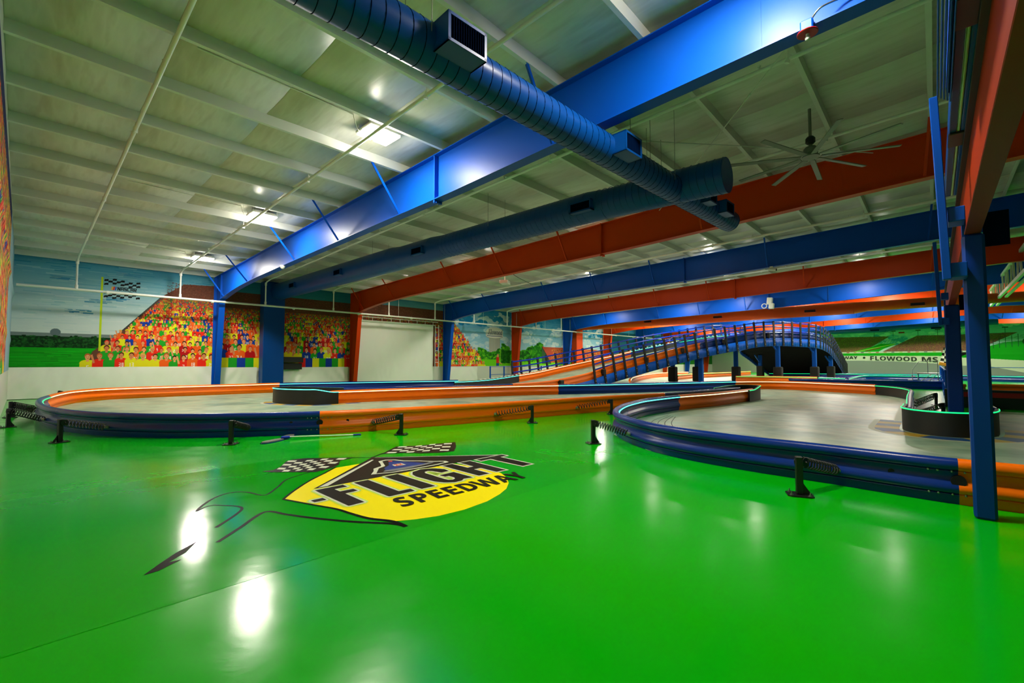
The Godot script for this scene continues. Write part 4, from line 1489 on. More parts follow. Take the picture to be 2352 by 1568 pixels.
# ---------------------------------------------------------------- track barriers
const HALF := [Vector2(0.016, 0.0), Vector2(0.03, 0.05), Vector2(0.034, 0.094), Vector2(0.047, 0.097), Vector2(0.045, 0.105), Vector2(0.032, 0.109), Vector2(0.051, 0.122), Vector2(0.063, 0.147), Vector2(0.065, 0.173), Vector2(0.055, 0.203), Vector2(0.031, 0.234), Vector2(0.014, 0.27), Vector2(0.013, 0.305), Vector2(0.022, 0.334), Vector2(0.037, 0.338), Vector2(0.035, 0.346), Vector2(0.027, 0.350), Vector2(0.050, 0.358), Vector2(0.066, 0.384), Vector2(0.070, 0.414), Vector2(0.061, 0.447), Vector2(0.037, 0.471)]


func rail_profile() -> Array:
	var prof := []
	for q in HALF:
		prof.append(q)
	prof.append(Vector2(0, 0.48))
	for i in HALF.size():
		var q: Vector2 = HALF[HALF.size() - 1 - i]
		prof.append(Vector2(-q.x, q.y))
	prof.reverse()
	return prof


func rail_groups() -> Array:
	# one smooth group per roll, flat at the lips
	var half := [1, 1, -1, -1, -1, 2, 2, 2, 2, 2, 2, 2, 2, -1, -1, -1, 3, 3, 3, 3, 3, 3]
	var out := half.duplicate()
	var back := half.duplicate()
	back.reverse()
	out.append_array(back)
	out.append(-1)
	var flip := out.slice(0, out.size() - 1)
	flip.reverse()
	flip.append(-1)
	return flip


# a stretch of moulded barrier: outer +1 when its outer face is left of the walking direction, the light strip is on the other side
func rail_section(path: Array, ln: PackedFloat32Array, d0: float, d1: float, outer: float, m: Material, led: Material, label: String, group := "", drop := 0.0) -> Node3D:
	var pts := stretch(path, ln, d0, d1)
	var at: Vector3 = pts[0]
	var o := thing("barrier_section", label, "barrier", at, group)
	pts = shifted(pts, at)
	var mb := MB.new()
	if m == M.black_plastic:
		mb.sweep(pts, [Vector2(-0.03, 0.0), Vector2(-0.03, 0.455), Vector2(0.03, 0.455), Vector2(0.03, 0.0)], [1, 2, 3, 4])
	else:
		mb.sweep(pts, rail_profile(), rail_groups())
	part("rail_body", mb, m, o)
	if led != null:
		var lp := []
		for i in pts.size():
			var t: Vector3 = pts[mini(i + 1, pts.size() - 1)] - pts[maxi(i - 1, 0)]
			t.y = 0
			lp.append(pts[i] + Vector3.UP.cross(t.normalized()) * -outer * (0.077 if m != M.black_plastic else 0.042) + Vector3(0, 0.412 - drop, 0))
		mb = MB.new()
		mb.tube(lp, 0.0125, 6)
		part("light_strip", mb, led, o)
	return o


func joint_hardware(o: Node3D, path: Array, ln: PackedFloat32Array, d: float, outer: float, before: bool) -> void:
	var sg := -1.0 if before else 1.0
	for h in [0.344, 0.104]:
		for e in [0.05, 0.16, 0.235]:
			var c := along(path, ln, d + sg * e)
			var t := (along(path, ln, d + 0.3) - along(path, ln, d - 0.3)).normalized()
			var n := Vector3.UP.cross(t) * outer
			var mb := MB.new()
			var b := Basis(t, n, t.cross(n))
			mb.lathe([Vector2(0.0, 0.010), Vector2(0.009, 0.009), Vector2(0.012, 0.004), Vector2(0.012, -0.01)], 8, Transform3D(b, c + n * 0.046 + Vector3(0, h, 0) - o.position))
			part("bolt", mb, M.steel, o)
	var c2 := along(path, ln, d + sg * 0.0)
	var t2 := (along(path, ln, d + 0.3) - along(path, ln, d - 0.3)).normalized()
	var n2 := Vector3.UP.cross(t2) * outer
	var mb2 := MB.new()
	var half := []
	for i in 13:
		var an := PI * i / 12.0 - PI / 2
		half.append(Vector2(sg * cos(an) * 0.062, sin(an) * 0.062))
	mb2.prism(half, c2 + n2 * 0.02 + Vector3(0, 0.245, 0) - o.position, t2, Vector3.UP, n2 * 0.032)
	part("joint_hole", mb2, M.hole, o)
	var c3 := along(path, ln, d + sg * 0.55)
	var disc := []
	for i in 16:
		disc.append(Vector2(cos(TAU * i / 16.0), sin(TAU * i / 16.0)) * 0.03)
	mb2 = MB.new()
	mb2.prism(disc, c3 + n2 * 0.012 + Vector3(0, 0.26, 0) - o.position, t2, Vector3.UP, n2 * 0.012)
	part("lifting_hole", mb2, M.hole, o)


# a curved black plastic end piece: heights change along the path
func end_cap(pts_in: Array, heights: Array, label: String, led: Material, led_side: float) -> Node3D:
	var p3 := []
	for i in pts_in.size():
		p3.append(Vector3(pts_in[i][0], heights[i], pts_in[i][1]))
	var path := smooth_path(p3, 0.08)
	var at := Vector3(path[0].x, 0, path[0].z)
	var o := thing("barrier_end_cap", label, "barrier", at)
	var mb := MB.new()
	var lp := []
	var n := path.size()
	var rings := []
	for i in n:
		var t: Vector3 = path[mini(i + 1, n - 1)] - path[maxi(i - 1, 0)]
		t.y = 0
		var s := Vector3.UP.cross(t.normalized())
		var c: Vector3 = Vector3(path[i].x, 0, path[i].z) - at
		var h: float = path[i].y
		rings.append([c + s * 0.03, c + s * 0.03 + Vector3(0, h, 0), c - s * 0.03 + Vector3(0, h, 0), c - s * 0.03])
		lp.append(c + s * led_side * 0.038 + Vector3(0, h - 0.012, 0))
	for i in n - 1:
		for k in 3:
			mb.group = k + 1
			mb.quad(rings[i][k], rings[i][k + 1], rings[i + 1][k + 1], rings[i + 1][k])
	mb.group = -1
	mb.quad(rings[0][0], rings[0][3], rings[0][2], rings[0][1])
	mb.quad(rings[n - 1][0], rings[n - 1][1], rings[n - 1][2], rings[n - 1][3])
	part("cap_body", mb, M.black_plastic, o)
	if led != null:
		mb = MB.new()
		mb.tube(lp, 0.0125, 6)
		part("light_strip", mb, led, o)
	return o


func kerb(pts: Array, outer_w: float, line_w: float, block: float, label_mats: Array) -> void:
	# painted blocks beside an end cap and the white line round them, on the concrete
	var p3 := []
	for q in pts:
		p3.append(Vector3(q[0], 0.0055, q[1]))
	var path := smooth_path(p3, 0.05)
	var ln := lengths(path)
	var total := ln[ln.size() - 1]
	var count := maxi(2, int(total / block))
	var fl: Node3D = M.floor_node
	for i in count:
		var seg := stretch(path, ln, total * i / count, total * (i + 1) / count)
		ribbon("kerb_block", seg, 0.02, outer_w, label_mats[i % 2], fl)
	ribbon("kerb_line", path, outer_w, outer_w + line_w, M.kerb_white, fl)


func ribbon(called: String, seg: Array, w0: float, w1: float, m: Material, parent: Node3D) -> void:
	var mb := MB.new()
	var n := seg.size()
	for i in n - 1:
		var e := []
		for j in [i, i + 1]:
			var t: Vector3 = seg[mini(j + 1, n - 1)] - seg[maxi(j - 1, 0)]
			var s := Vector3.UP.cross(t.normalized())
			e.append([seg[j] + s * w0, seg[j] + s * w1])
		mb.quad(e[0][0], e[1][0], e[1][1], e[0][1])
	part(called, mb, m, parent)


func make_track() -> void:
	# the left hairpin, from the wedge at its right end round to the foot of the ramp
	var pa := smooth_path(v3([[20.3, -6.0], [17.5, -6.35], [14.7, -6.72], [12.54, -7.36], [11.63, -7.62], [9.2, -8.13], [6.78, -8.67], [4.85, -9.25], [4.3, -9.5], [3.2, -10.22], [2.12, -11.12], [1.3, -12.33], [0.82, -13.5], [0.48, -15.0], [0.36, -16.5], [0.35, -17.95], [0.42, -19.1], [0.58, -20.2], [0.88, -21.8], [1.4, -23.4], [2.5, -24.5], [4.6, -24.58], [7.45, -24.28], [8.84, -24.15], [11.9, -22.95], [16.3, -21.0], [17.45, -20.55]]), 0.2)
	var la := lengths(pa)
	M.path_a = pa
	var ja := [0.0]
	for q in [[14.7, -6.72], [4.3, -9.5], [0.58, -20.2], [8.84, -24.15]]:
		ja.append(nearest(pa, la, Vector3(q[0], 0, q[1])))
	ja.append(la[la.size() - 1])
	var o1 := rail_section(pa, la, ja[0], ja[1], 1.0, M.rail_blue, M.led_cyan, "blue barrier section with its back to the black wedge cap, past the long orange run")
	var o2 := rail_section(pa, la, ja[1], ja[2], 1.0, M.rail_orange, M.led_warm, "long orange barrier section across the middle with three spring bumpers in front")
	var o3 := rail_section(pa, la, ja[2], ja[3], 1.0, M.rail_blue, M.led_green, "dark blue curved barrier section of the left hairpin")
	rail_section(pa, la, ja[3], ja[4], 1.0, M.rail_orange, M.led_warm, "orange barrier section with glowing strip on the far side of the left hairpin")
	rail_section(pa, la, ja[4], ja[5], 1.0, M.rail_blue, M.led_cyan, "blue barrier section with cyan strip before the orange column and white screen")
	joint_hardware(o2, pa, la, ja[2], 1.0, true)
	joint_hardware(o3, pa, la, ja[2], 1.0, false)
	joint_hardware(o1, pa, la, ja[1], 1.0, true)
	# the divider between the two lanes
	var pd := smooth_path(v3([[7.62, -16.0], [8.4, -16.0], [11.8, -15.12], [15.6, -13.78], [17.1, -12.95], [21.8, -10.5], [27.1, -8.2], [28.4, -7.2], [28.8, -6.2], [28.6, -5.1], [28.1, -4.1], [27.6, -3.0], [27.0, -2.05], [25.9, -1.32], [24.2, -0.84], [22.5, -0.68], [19.4, -0.62], [14.6, -0.47], [13.8, -0.47]]), 0.25)
	var ld := lengths(pd)
	var jd := [0.0]
	for q in [[17.1, -12.95], [27.1, -8.2], [27.0, -2.05], [22.5, -0.68]]:
		jd.append(nearest(pd, ld, Vector3(q[0], 0, q[1])))
	jd.append(ld[ld.size() - 1])
	rail_section(pd, ld, jd[0], jd[1], 1.0, M.rail_orange, M.led_warm, "orange divider section with bright strip, starting at the left black end cap")
	rail_section(pd, ld, jd[1], jd[2], 1.0, M.rail_blue, M.led_cyan, "blue divider section with cyan strip passing below the ramp")
	rail_section(pd, ld, jd[2], jd[3], 1.0, M.rail_orange, M.led_warm, "orange curved divider section below the black underside of the bridge")
	rail_section(pd, ld, jd[3], jd[4], 1.0, M.black_plastic, M.led_green, "black flexible divider section curving beside the orange one, right of the track")
	rail_section(pd, ld, jd[4], jd[5], 1.0, M.rail_blue, M.led_green, "greyish blue divider section running toward the right black end cap")
	var p2 := smooth_path(v3([[9.0, -17.75], [11.5, -16.45], [14.2, -15.35], [16.1, -14.95]]), 0.3)
	var l2 := lengths(p2)
	rail_section(p2, l2, 0.0, l2[l2.size() - 1], -1.0, M.rail_blue, M.led_cyan, "blue barrier section hidden behind the orange divider, at the foot of the ramp")
	# the right loop
	var pb := smooth_path(v3([[19.6, -5.32], [18.0, -5.42], [16.1, -5.6], [14.1, -5.96], [12.2, -6.05], [11.2, -5.92], [10.3, -5.72], [9.4, -5.4], [8.75, -5.08], [8.2, -4.68], [7.75, -4.18], [7.32, -3.55], [7.08, -2.95], [6.97, -2.4], [6.90, -1.8], [6.88, -1.04], [6.81, -0.21], [6.81, 0.14], [6.85, 0.61], [7.0, 2.0], [7.4, 4.0]]), 0.15)
	var lb := lengths(pb)
	M.path_b = pb
	var j1 := nearest(pb, lb, Vector3(14.1, 0, -5.96))
	var j2 := nearest(pb, lb, Vector3(6.81, 0, 0.13))
	var b1 := rail_section(pb, lb, 0.0, j1, -1.0, M.rail_orange, M.led_warm, "orange barrier section at the back of the right loop, ending at the wedge cap")
	var b2 := rail_section(pb, lb, j1, j2, -1.0, M.rail_blue, M.led_cyan, "big blue barrier section curving round the front of the right loop")
	var b3 := rail_section(pb, lb, j2, lb[lb.size() - 1], -1.0, M.rail_orange, M.led_warm, "orange barrier section behind the foot of the near blue column")
	joint_hardware(b2, pb, lb, j2, -1.0, true)
	joint_hardware(b3, pb, lb, j2, -1.0, false)
	# end caps
	end_cap([[7.85, -15.9], [7.6, -15.9], [7.35, -15.95], [7.1, -16.05], [6.92, -16.25], [6.76, -16.5], [6.5, -17.2], [6.42, -17.95], [6.65, -18.5], [7.3, -18.6], [8.2, -18.2], [9.3, -17.6]], [0.44, 0.45, 0.50, 0.55, 0.55, 0.55, 0.55, 0.55, 0.55, 0.55, 0.5, 0.45], "black rounded end cap with glowing rim on the divider, left hairpin", M.led_cyan, 1.0)
	end_cap([[18.9, -5.24], [19.5, -5.22], [20.1, -5.22], [20.55, -5.3], [20.8, -5.6], [20.55, -6.0], [19.9, -6.25], [18.6, -6.38]], [0.44, 0.45, 0.54, 0.56, 0.56, 0.56, 0.55, 0.5], "small black wedge cap where the two orange runs meet in mid track", M.led_green, -1.0)
	end_cap([[15.3, -0.58], [14.4, -0.56], [13.6, -0.56], [13.16, -0.46], [12.9, -0.28], [12.74, 0.0], [12.76, 0.28], [12.95, 0.55], [13.3, 0.78], [13.8, 0.9], [15.0, 0.98]], [0.46, 0.48, 0.5, 0.505, 0.505, 0.505, 0.505, 0.505, 0.505, 0.505, 0.46], "large black curved end cap with green glowing rim, left of the near blue column", M.led_green, -1.0)
	kerb([[8.6, -15.9], [7.5, -15.86], [7.05, -16.05], [6.72, -16.5], [6.45, -17.2], [6.36, -17.95], [6.6, -18.55]], 0.3, 0.1, 0.5, [M.kerb_blue, M.kerb_yellow])
	kerb([[14.9, 1.06], [13.8, 0.98], [13.25, 0.85], [12.9, 0.6], [12.7, 0.3], [12.68, 0.0], [12.84, -0.32], [13.12, -0.52], [13.6, -0.62], [15.4, -0.64]].map(func(q): return q), 0.46, 0.12, 0.45, [M.kerb_yellow, M.kerb_blue])
	ribbon("kerb_line", smooth_path(v3([[15.2, -0.62], [17.0, -0.68], [20.0, -0.72], [22.5, -0.80], [24.3, -0.98], [25.8, -1.42]], 0.006), 0.1), 0.02, 0.2, M.kerb_white, M.floor_node)
	for k in 4:
		var r := 0.55 + k * 0.22
		ribbon("tyre_mark", smooth_path(v3([[12.6 - k * 0.1, -5.9 + r * 0.5], [11.0, -5.75 + r * 0.75], [9.6 + k * 0.1, -5.0 + r * 0.6], [8.7 + r * 0.5, -4.1 + r * 0.1], [8.2 + r * 0.8, -3.0]], 0.0052), 0.1), 0.0, 0.02, M.rubber, M.floor_node)
	# other side of the right island
	var pq := smooth_path(v3([[24.7, 0.72], [24.3, 0.73], [20.0, 0.85], [15.0, 0.95]]), 0.5)
	var lq := lengths(pq)
	rail_section(pq, lq, 0.0, 0.35, -1.0, M.rail_orange, null, "short orange barrier stub between the two blue columns")
	rail_section(pq, lq, 0.35, lq[lq.size() - 1], -1.0, M.rail_blue, null, "blue barrier section joined to the orange stub between the two blue columns")
	# distant barriers
	far_run([[34.6, 0.5], [33.2, -6.3], [33.6, -6.9]], [], 1.0, M.rail_blue, null, "dark blue barrier behind the orange curve, below the bridge's right end")
	far_run([[37.2, -11.2], [38.2, -9.6], [38.6, -6.2]], [], 1.0, M.rail_orange, M.led_green, "orange barrier with green strip standing among the bridge pads")
	far_run([[37.4, -4.4], [38.0, -6.0]], [], -1.0, M.rail_blue, M.led_green, "short blue barrier with green strip right of the bridge pads")
	far_run([[36.6, -4.2], [42.0, -4.4], [47.0, -4.0], [47.5, -1.0], [47.0, 1.0]], [], 1.0, M.rail_blue, M.led_green, "distant blue barrier with green strip in front of the grey mural wall")
	far_run([[25.1, -13.6], [30.0, -16.0], [37.0, -18.6], [44.0, -20.4], [50.0, -20.0]], [], 1.0, M.rail_orange, M.led_warm, "orange barrier with warm strip rising to the right behind the ramp columns")
	far_run([[35.2, -14.9], [37.6, -16.0], [43.5, -16.6], [52.0, -16.2], [60.0, -16.4]], [], 1.0, M.rail_orange, M.led_green, "orange barrier with two spring bumpers seen under the ramp")
	far_run([[50.0, -12.0], [52.0, -8.0], [53.0, 0.0], [50.0, 8.0]], [], 1.0, M.rail_blue, M.led_green, "farthest blue barrier with green strip, left and right of the near column")


func far_run(pts: Array, _joints: Array, outer: float, m: Material, led: Material, label: String) -> void:
	var p := smooth_path(v3(pts), 0.8)
	var l := lengths(p)
	rail_section(p, l, 0.0, l[l.size() - 1], outer, m, led, label)


# ---------------------------------------------------------------- the overpass
func make_bridge() -> void:
	var raw := [[16.17, -14.91, 0.0], [18.19, -14.94, 0.02], [19.89, -15.02, 0.1], [22.84, -15.09, 0.38], [24.86, -14.82, 0.79], [26.69, -14.32, 1.16], [28.5, -13.7, 1.54], [30.66, -12.84, 2.02], [32.49, -12.05, 2.4], [33.95, -11.36, 2.68], [35.82, -10.37, 3.0], [37.55, -9.54, 3.25], [39.21, -8.64, 3.34], [41.22, -7.65, 3.3], [43.17, -6.87, 3.22], [46.36, -6.67, 2.95], [49.77, -6.67, 2.4], [55.06, -6.85, 1.35], [61.57, -7.19, 0.25], [64.14, -7.37, 0.0]]
	var near_ := smooth_path(v3(raw), 0.3)
	var ln := lengths(near_)
	var far_ := []
	var n := near_.size()
	for i in n:
		var t: Vector3 = near_[mini(i + 4, n - 1)] - near_[maxi(i - 4, 0)]
		t.y = 0
		var w := 4.5 + 2.6 * smoothstep(0.0, 1.0, clampf((near_[i].x - 38.0) / 10.0, 0, 1))
		far_.append(near_[i] + Vector3.UP.cross(t.normalized()) * w)
	var lf := lengths(far_)
	M.bridge_far = far_
	var at: Vector3 = near_[0]
	var o := thing("overpass_bridge", "blue kart overpass ramp with black posts and blue rails rising to the right", "bridge", at)
	var mb := MB.new()
	mb.group = 1
	for i in n - 1:
		mb.quad(near_[i] - at, near_[i + 1] - at, far_[i + 1] - at, far_[i] - at)
	part("deck", mb, M.concrete, o)
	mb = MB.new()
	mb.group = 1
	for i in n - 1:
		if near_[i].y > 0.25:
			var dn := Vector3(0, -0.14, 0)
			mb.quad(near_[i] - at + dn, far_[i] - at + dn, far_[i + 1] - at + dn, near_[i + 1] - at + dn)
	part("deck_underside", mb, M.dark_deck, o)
	# cross joists under the deck
	var d := nearest(near_, ln, Vector3(26.7, 0, -14.3))
	while d < ln[ln.size() - 1] - 5.0:
		var i := 0
		while ln[i] < d:
			i += 1
		var up := 0.24
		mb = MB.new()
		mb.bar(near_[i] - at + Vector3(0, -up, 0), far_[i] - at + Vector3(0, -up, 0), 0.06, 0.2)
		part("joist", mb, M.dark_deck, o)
		d += 0.75
	# side panels with a seam at each post, posts, rails
	for e in [0, 1]:
		var path: Array = near_ if e == 0 else far_
		var lp: PackedFloat32Array = ln if e == 0 else lf
		var outw := -1.0 if e == 0 else 1.0
		var start := nearest(path, lp, Vector3(23.6, 0, -15.0)) if e == 0 else nearest(path, lp, Vector3(21.2, 0, -19.5))
		var stop := lp[lp.size() - 1] - 0.6
		var panel_from := nearest(path, lp, Vector3(19.6, 0, -15.0)) if e == 0 else start
		var spacing := 0.93 if e == 0 else 0.86
		var posts := []
		var q := start
		while q < stop:
			posts.append(q)
			q += spacing
		var ends := [panel_from]
		ends.append_array(posts)
		for k in ends.size() - 1:
			var seg := stretch(path, lp, ends[k] + 0.01, ends[k + 1] - 0.01)
			mb = MB.new()
			mb.group = 1
			for i in seg.size() - 1:
				var c0: Vector3 = seg[i] - at
				var c1: Vector3 = seg[i + 1] - at
				var t := (c1 - c0)
				t.y = 0
				var s := Vector3.UP.cross(t.normalized()) * outw
				var b0 := Vector3(0, -minf(0.6, seg[i].y), 0)
				var b1 := Vector3(0, -minf(0.6, seg[i + 1].y), 0)
				var th := s * 0.03
				var tp := Vector3(0, 0.02, 0)
				mb.quad(c0 + th + b0, c1 + th + b1, c1 + th + tp, c0 + th + tp)
				mb.quad(c0 + b0, c0 + tp, c1 + tp, c1 + b1)
				mb.quad(c0 + tp, c0 + th + tp, c1 + th + tp, c1 + tp)
				mb.quad(c0 + b0, c1 + b1, c1 + th + b1, c0 + th + b0)
			part("side_panel", mb, M.bridge_blue, o)
		var tops := [[], [], []]
		for k in posts.size():
			var c := along(path, lp, posts[k])
			var t := (along(path, lp, posts[k] + 0.4) - along(path, lp, posts[k] - 0.4)).normalized()
			var flat := Vector3(t.x, 0, t.z).normalized()
			var s := Vector3.UP.cross(flat) * outw
			var up := (Vector3.UP - t * t.y).normalized()
			var foot := c + s * 0.05 - up * minf(0.58, c.y + 0.02)
			var top := c + s * 0.05 + up * (1.3 if e == 0 else 1.42)
			mb = MB.new()
			mb.bar(foot - at, top - at, 0.06, 0.17, 0.006, flat)
			var po := part("railing_post", mb, M.black, o)
			if e == 0 and k < 26:
				mb = MB.new()
				for h in [0.12, 0.42]:
					mb.lathe([Vector2(0, 0.014), Vector2(0.028, 0.01), Vector2(0.034, 0.0)], 8, Transform3D(Basis(flat, s, flat.cross(s)), c + s * 0.094 - up * h - at))
				part("bolt", mb, M.steel, po)
			for j in 3:
				tops[j].append(c + up * ([1.22, 0.88, 0.54][j] + (0.1 if e == 1 else 0.0)) - at)
		for j in 3:
			mb = MB.new()
			mb.tube(tops[j], 0.045, 8)
			part("rail", mb, M.tube_blue, o)
	# columns with padding
	var cols := [[24.9, -15.1, false], [33.1, -12.3, false], [35.0, -15.2, true], [36.6, -13.9, true], [39.6, -11.9, true], [39.3, -8.8, true], [43.3, -7.1, true], [49.6, -6.9, true], [49.0, -12.5, true]]
	for c in cols:
		var i := 0
		var best := 1e9
		for k in n:
			for side in [near_[k], far_[k]]:
				var e := Vector2(side.x - c[0], side.z - c[1]).length()
				if e < best:
					best = e
					i = k
		var h: float = maxf(near_[i].y - 0.3, 0.3)
		var base := Vector3(c[0], 0, c[1]) - at
		mb = MB.new()
		mb.box(base + Vector3(0, h / 2, 0), Vector3(0.3, h, 0.3), Basis(), 0.03)
		if c[2]:
			mb.bar(base + Vector3(0, h - 0.75, 0), base + Vector3(-0.7, h - 0.02, -0.3), 0.09, 0.09)
		var po := part("support_column", mb, M.bridge_blue, o)
		if c[2]:
			mb = MB.new()
			mb.box(base + Vector3(0, 0.58, 0), Vector3(0.58, 1.16, 0.58), Basis(), 0.06)
			part("padding", mb, M.pad, po)
	# barriers standing on the deck
	var bn := []
	var bf := []
	for i in n:
		var dirn: Vector3 = (far_[i] - near_[i]).normalized()
		bn.append(near_[i] + dirn * 0.12)
		bf.append(far_[i] - dirn * 0.12)
	var lbn := lengths(bn)
	var lbf := lengths(bf)
	var k1 := nearest(bn, lbn, Vector3(32.6, 0, -12.0))
	rail_section(bn, lbn, 0.0, k1, -1.0, M.rail_orange, M.led_warm, "orange barrier section climbing the near side of the ramp")
	rail_section(bn, lbn, k1, lbn[lbn.size() - 1] - 0.4, -1.0, M.rail_blue, M.led_cyan, "blue barrier section over the crest of the overpass, near side")
	var f1 := nearest(bf, lbf, Vector3(21.6, 0, -19.6))
	var f2 := nearest(bf, lbf, Vector3(31.6, 0, -17.0))
	var f3 := nearest(bf, lbf, Vector3(36.0, 0, -15.2))
	rail_section(bf, lbf, 0.0, f1, 1.0, M.black_plastic, M.led_cyan, "black flexible barrier at the foot of the ramp, white clips along its top")
	rail_section(bf, lbf, f1, f2, 1.0, M.rail_orange, M.led_warm, "orange barrier section with bright strip climbing the far side of the ramp")
	rail_section(bf, lbf, f2, f3, 1.0, M.black_plastic, M.led_cyan, "black flexible barrier high on the far side of the ramp")
	rail_section(bf, lbf, f3, lbf[lbf.size() - 1] - 0.4, 1.0, M.rail_blue, M.led_green, "blue barrier section on the far side of the overpass crest")
	# white clips in two rows
	var clip: Node3D = null
	for r in [[2.0, 0.36, 18], [lbf[nearest_index(bf, Vector3(31.6, 0, -17.0))], 0.42, 22]]:
		for i in r[2]:
			var c := along(bf, lbf, r[0] + r[1] * i)
			var label := "white rounded clip along the black barrier at the ramp foot" if r[2] == 18 else "white rounded clip high along the ramp's far barrier near the crest"
			if clip == null:
				clip = thing("edge_clip", label, "clip", c + Vector3(0, 0.455, 0), "white clips on the ramp barrier")
				mb = MB.new()
				mb.box(Vector3(0, 0.03, 0), Vector3(0.2, 0.07, 0.07), Basis(), 0.022)
				part("clip_body", mb, M.white, clip)
			else:
				copy_of(clip, c + Vector3(0, 0.455, 0), 0.0, label)
	# black connector blocks on the near barrier
	var blk: Node3D = null
	var nth := ["lowest, by the divider joint", "second up, on orange", "third up, on orange", "fourth up, on orange", "first one on the blue section", "highest, by the crest"]
	var bi := 0
	for q in [[20.1, -15.0], [24.3, -14.9], [27.9, -13.9], [31.0, -12.7], [34.5, -11.1], [38.2, -9.2]]:
		var c := along(bn, lbn, nearest(bn, lbn, Vector3(q[0], 0, q[1])))
		var dirn: Vector3 = (far_[20] - near_[20]).normalized()
		var p := c - Vector3(dirn.x, 0, dirn.z) * 0.1 + Vector3(0, 0.2, 0)
		if blk == null:
			blk = thing("connector_block", "black connector block on the ramp barrier, " + nth[bi], "block", p, "black connector blocks on the ramp barrier")
			mb = MB.new()
			mb.box(Vector3(0, 0.06, 0), Vector3(0.34, 0.3, 0.22), Basis(), 0.03)
			part("block_body", mb, M.black, blk)
			mb = MB.new()
			mb.box(Vector3(0.1, -0.14, 0.02), Vector3(0.42, 0.1, 0.12), Basis(), 0.02)
			part("foot", mb, M.black, blk)
		else:
			copy_of(blk, p, 0.2, "black connector block on the ramp barrier, " + nth[bi])
		bi += 1


func nearest_index(path: Array, q: Vector3) -> int:
	var best := 1e9
	var at := 0
	for i in path.size():
		var e := Vector2(path[i].x - q.x, path[i].z - q.z).length()
		if e < best:
			best = e
			at = i
	return at


# ---------------------------------------------------------------- spring bumpers
func bumper(base: Vector3, target: Vector3, label: String, turn := 0.0, springs := 1) -> Node3D:
	var o := thing("spring_bumper", label, "bumper", base, "spring bumpers outside the barriers")
	var b := Basis(Vector3.UP, turn)
	var mb := MB.new()
	var plate := []
	for q in [[-0.13, -0.08], [-0.10, -0.11], [0.10, -0.11], [0.13, -0.08], [0.13, 0.08], [0.10, 0.11], [-0.10, 0.11], [-0.13, 0.08]]:
		plate.append(Vector2(q[0], q[1]))
	mb.prism(plate, Vector3(0, 0.002, 0), b.x, b.z, Vector3(0, 0.012, 0))
	part("base_plate", mb, M.black, o)
	mb = MB.new()
	mb.box(Vector3(0, 0.225, 0), Vector3(0.07, 0.42, 0.07), b, 0.007)
	part("post", mb, M.black, o)
	var way := target - base
	way.y = 0
	var f := way.normalized()
	mb = MB.new()
	mb.prism([Vector2(0.03, 0.014), Vector2(0.12, 0.014), Vector2(0.03, 0.15)], -b.z * 0.005, b.x, Vector3.UP, b.z * 0.01)
	part("gusset", mb, M.black, o)
	for sx in [-0.09, 0.09]:
		for sz in [-0.07, 0.07]:
			mb = MB.new()
			var c := b * Vector3(sx, 0.014, sz)
			mb.lathe([Vector2(0.022, 0.0), Vector2(0.022, 0.004), Vector2(0.014, 0.004), Vector2(0.014, 0.016), Vector2(0.006, 0.016), Vector2(0.006, 0.04), Vector2(0.0, 0.04)], 8, Transform3D(Basis(), c), false)
			part("bolt", mb, M.steel, o)
	for k in springs:
		var a := Vector3(0, 0.375 - 0.07 * k, 0) + f * 0.02
		var e := target - base - Vector3(0, 0.10 * k, 0)
		var d := e - a
		var t := d.normalized()
		var s := t.cross(Vector3.UP).normalized()
		var u := s.cross(t)
		# rounded clevis plates on both sides of the post
		mb = MB.new()
		for sg in [-1, 1]:
			mb = MB.new()
			var disc := []
			for i in 14:
				var an := TAU * i / 14.0
				disc.append(Vector2(cos(an) * 0.06, sin(an) * 0.055))
			mb.prism(disc, a + s * sg * 0.042 + t * 0.03, t, u, s * 0.008 * sg)
			mb.lathe([Vector2(0.0, 0.02), Vector2(0.012, 0.018), Vector2(0.014, 0.0)], 8, Transform3D(Basis(t, s * sg, t.cross(s * sg)), a + s * sg * 0.05 + t * 0.03))
			part("clevis", mb, M.black, o)
		mb = MB.new()
		var turns := 12.0
		var pts := []
		var nn := int(turns * 12)
		var l0 := 0.06
		var l1 := d.length() - 0.06
		for i in nn + 1:
			var q := float(i) / nn
			var an := TAU * turns * q
			pts.append(a + t * lerpf(l0, l1, q) + (u * cos(an) + s * sin(an)) * 0.058)
		mb.tube(pts, 0.0095, 6)
		part("coil_spring", mb, M.black, o)
		mb = MB.new()
		mb.box(e - t * 0.035, Vector3(0.07, 0.055, 0.06), Basis(t, u, t.cross(u)), 0.006)
		mb.lathe([Vector2(0.0, 0.014), Vector2(0.014, 0.012), Vector2(0.016, 0.0)], 6, Transform3D(Basis(t, s, t.cross(s)), e - t * 0.03 + s * 0.03))
		part("end_bracket", mb, M.steel, o)
	return o


func on_barrier(path: Array, q: Vector3, outer: float, y: float) -> Vector3:
	var i := nearest_index(path, q)
	var t: Vector3 = path[mini(i + 1, path.size() - 1)] - path[maxi(i - 1, 0)]
	return path[i] + Vector3.UP.cross(t.normalized()) * outer * 0.075 + Vector3(0, y, 0)


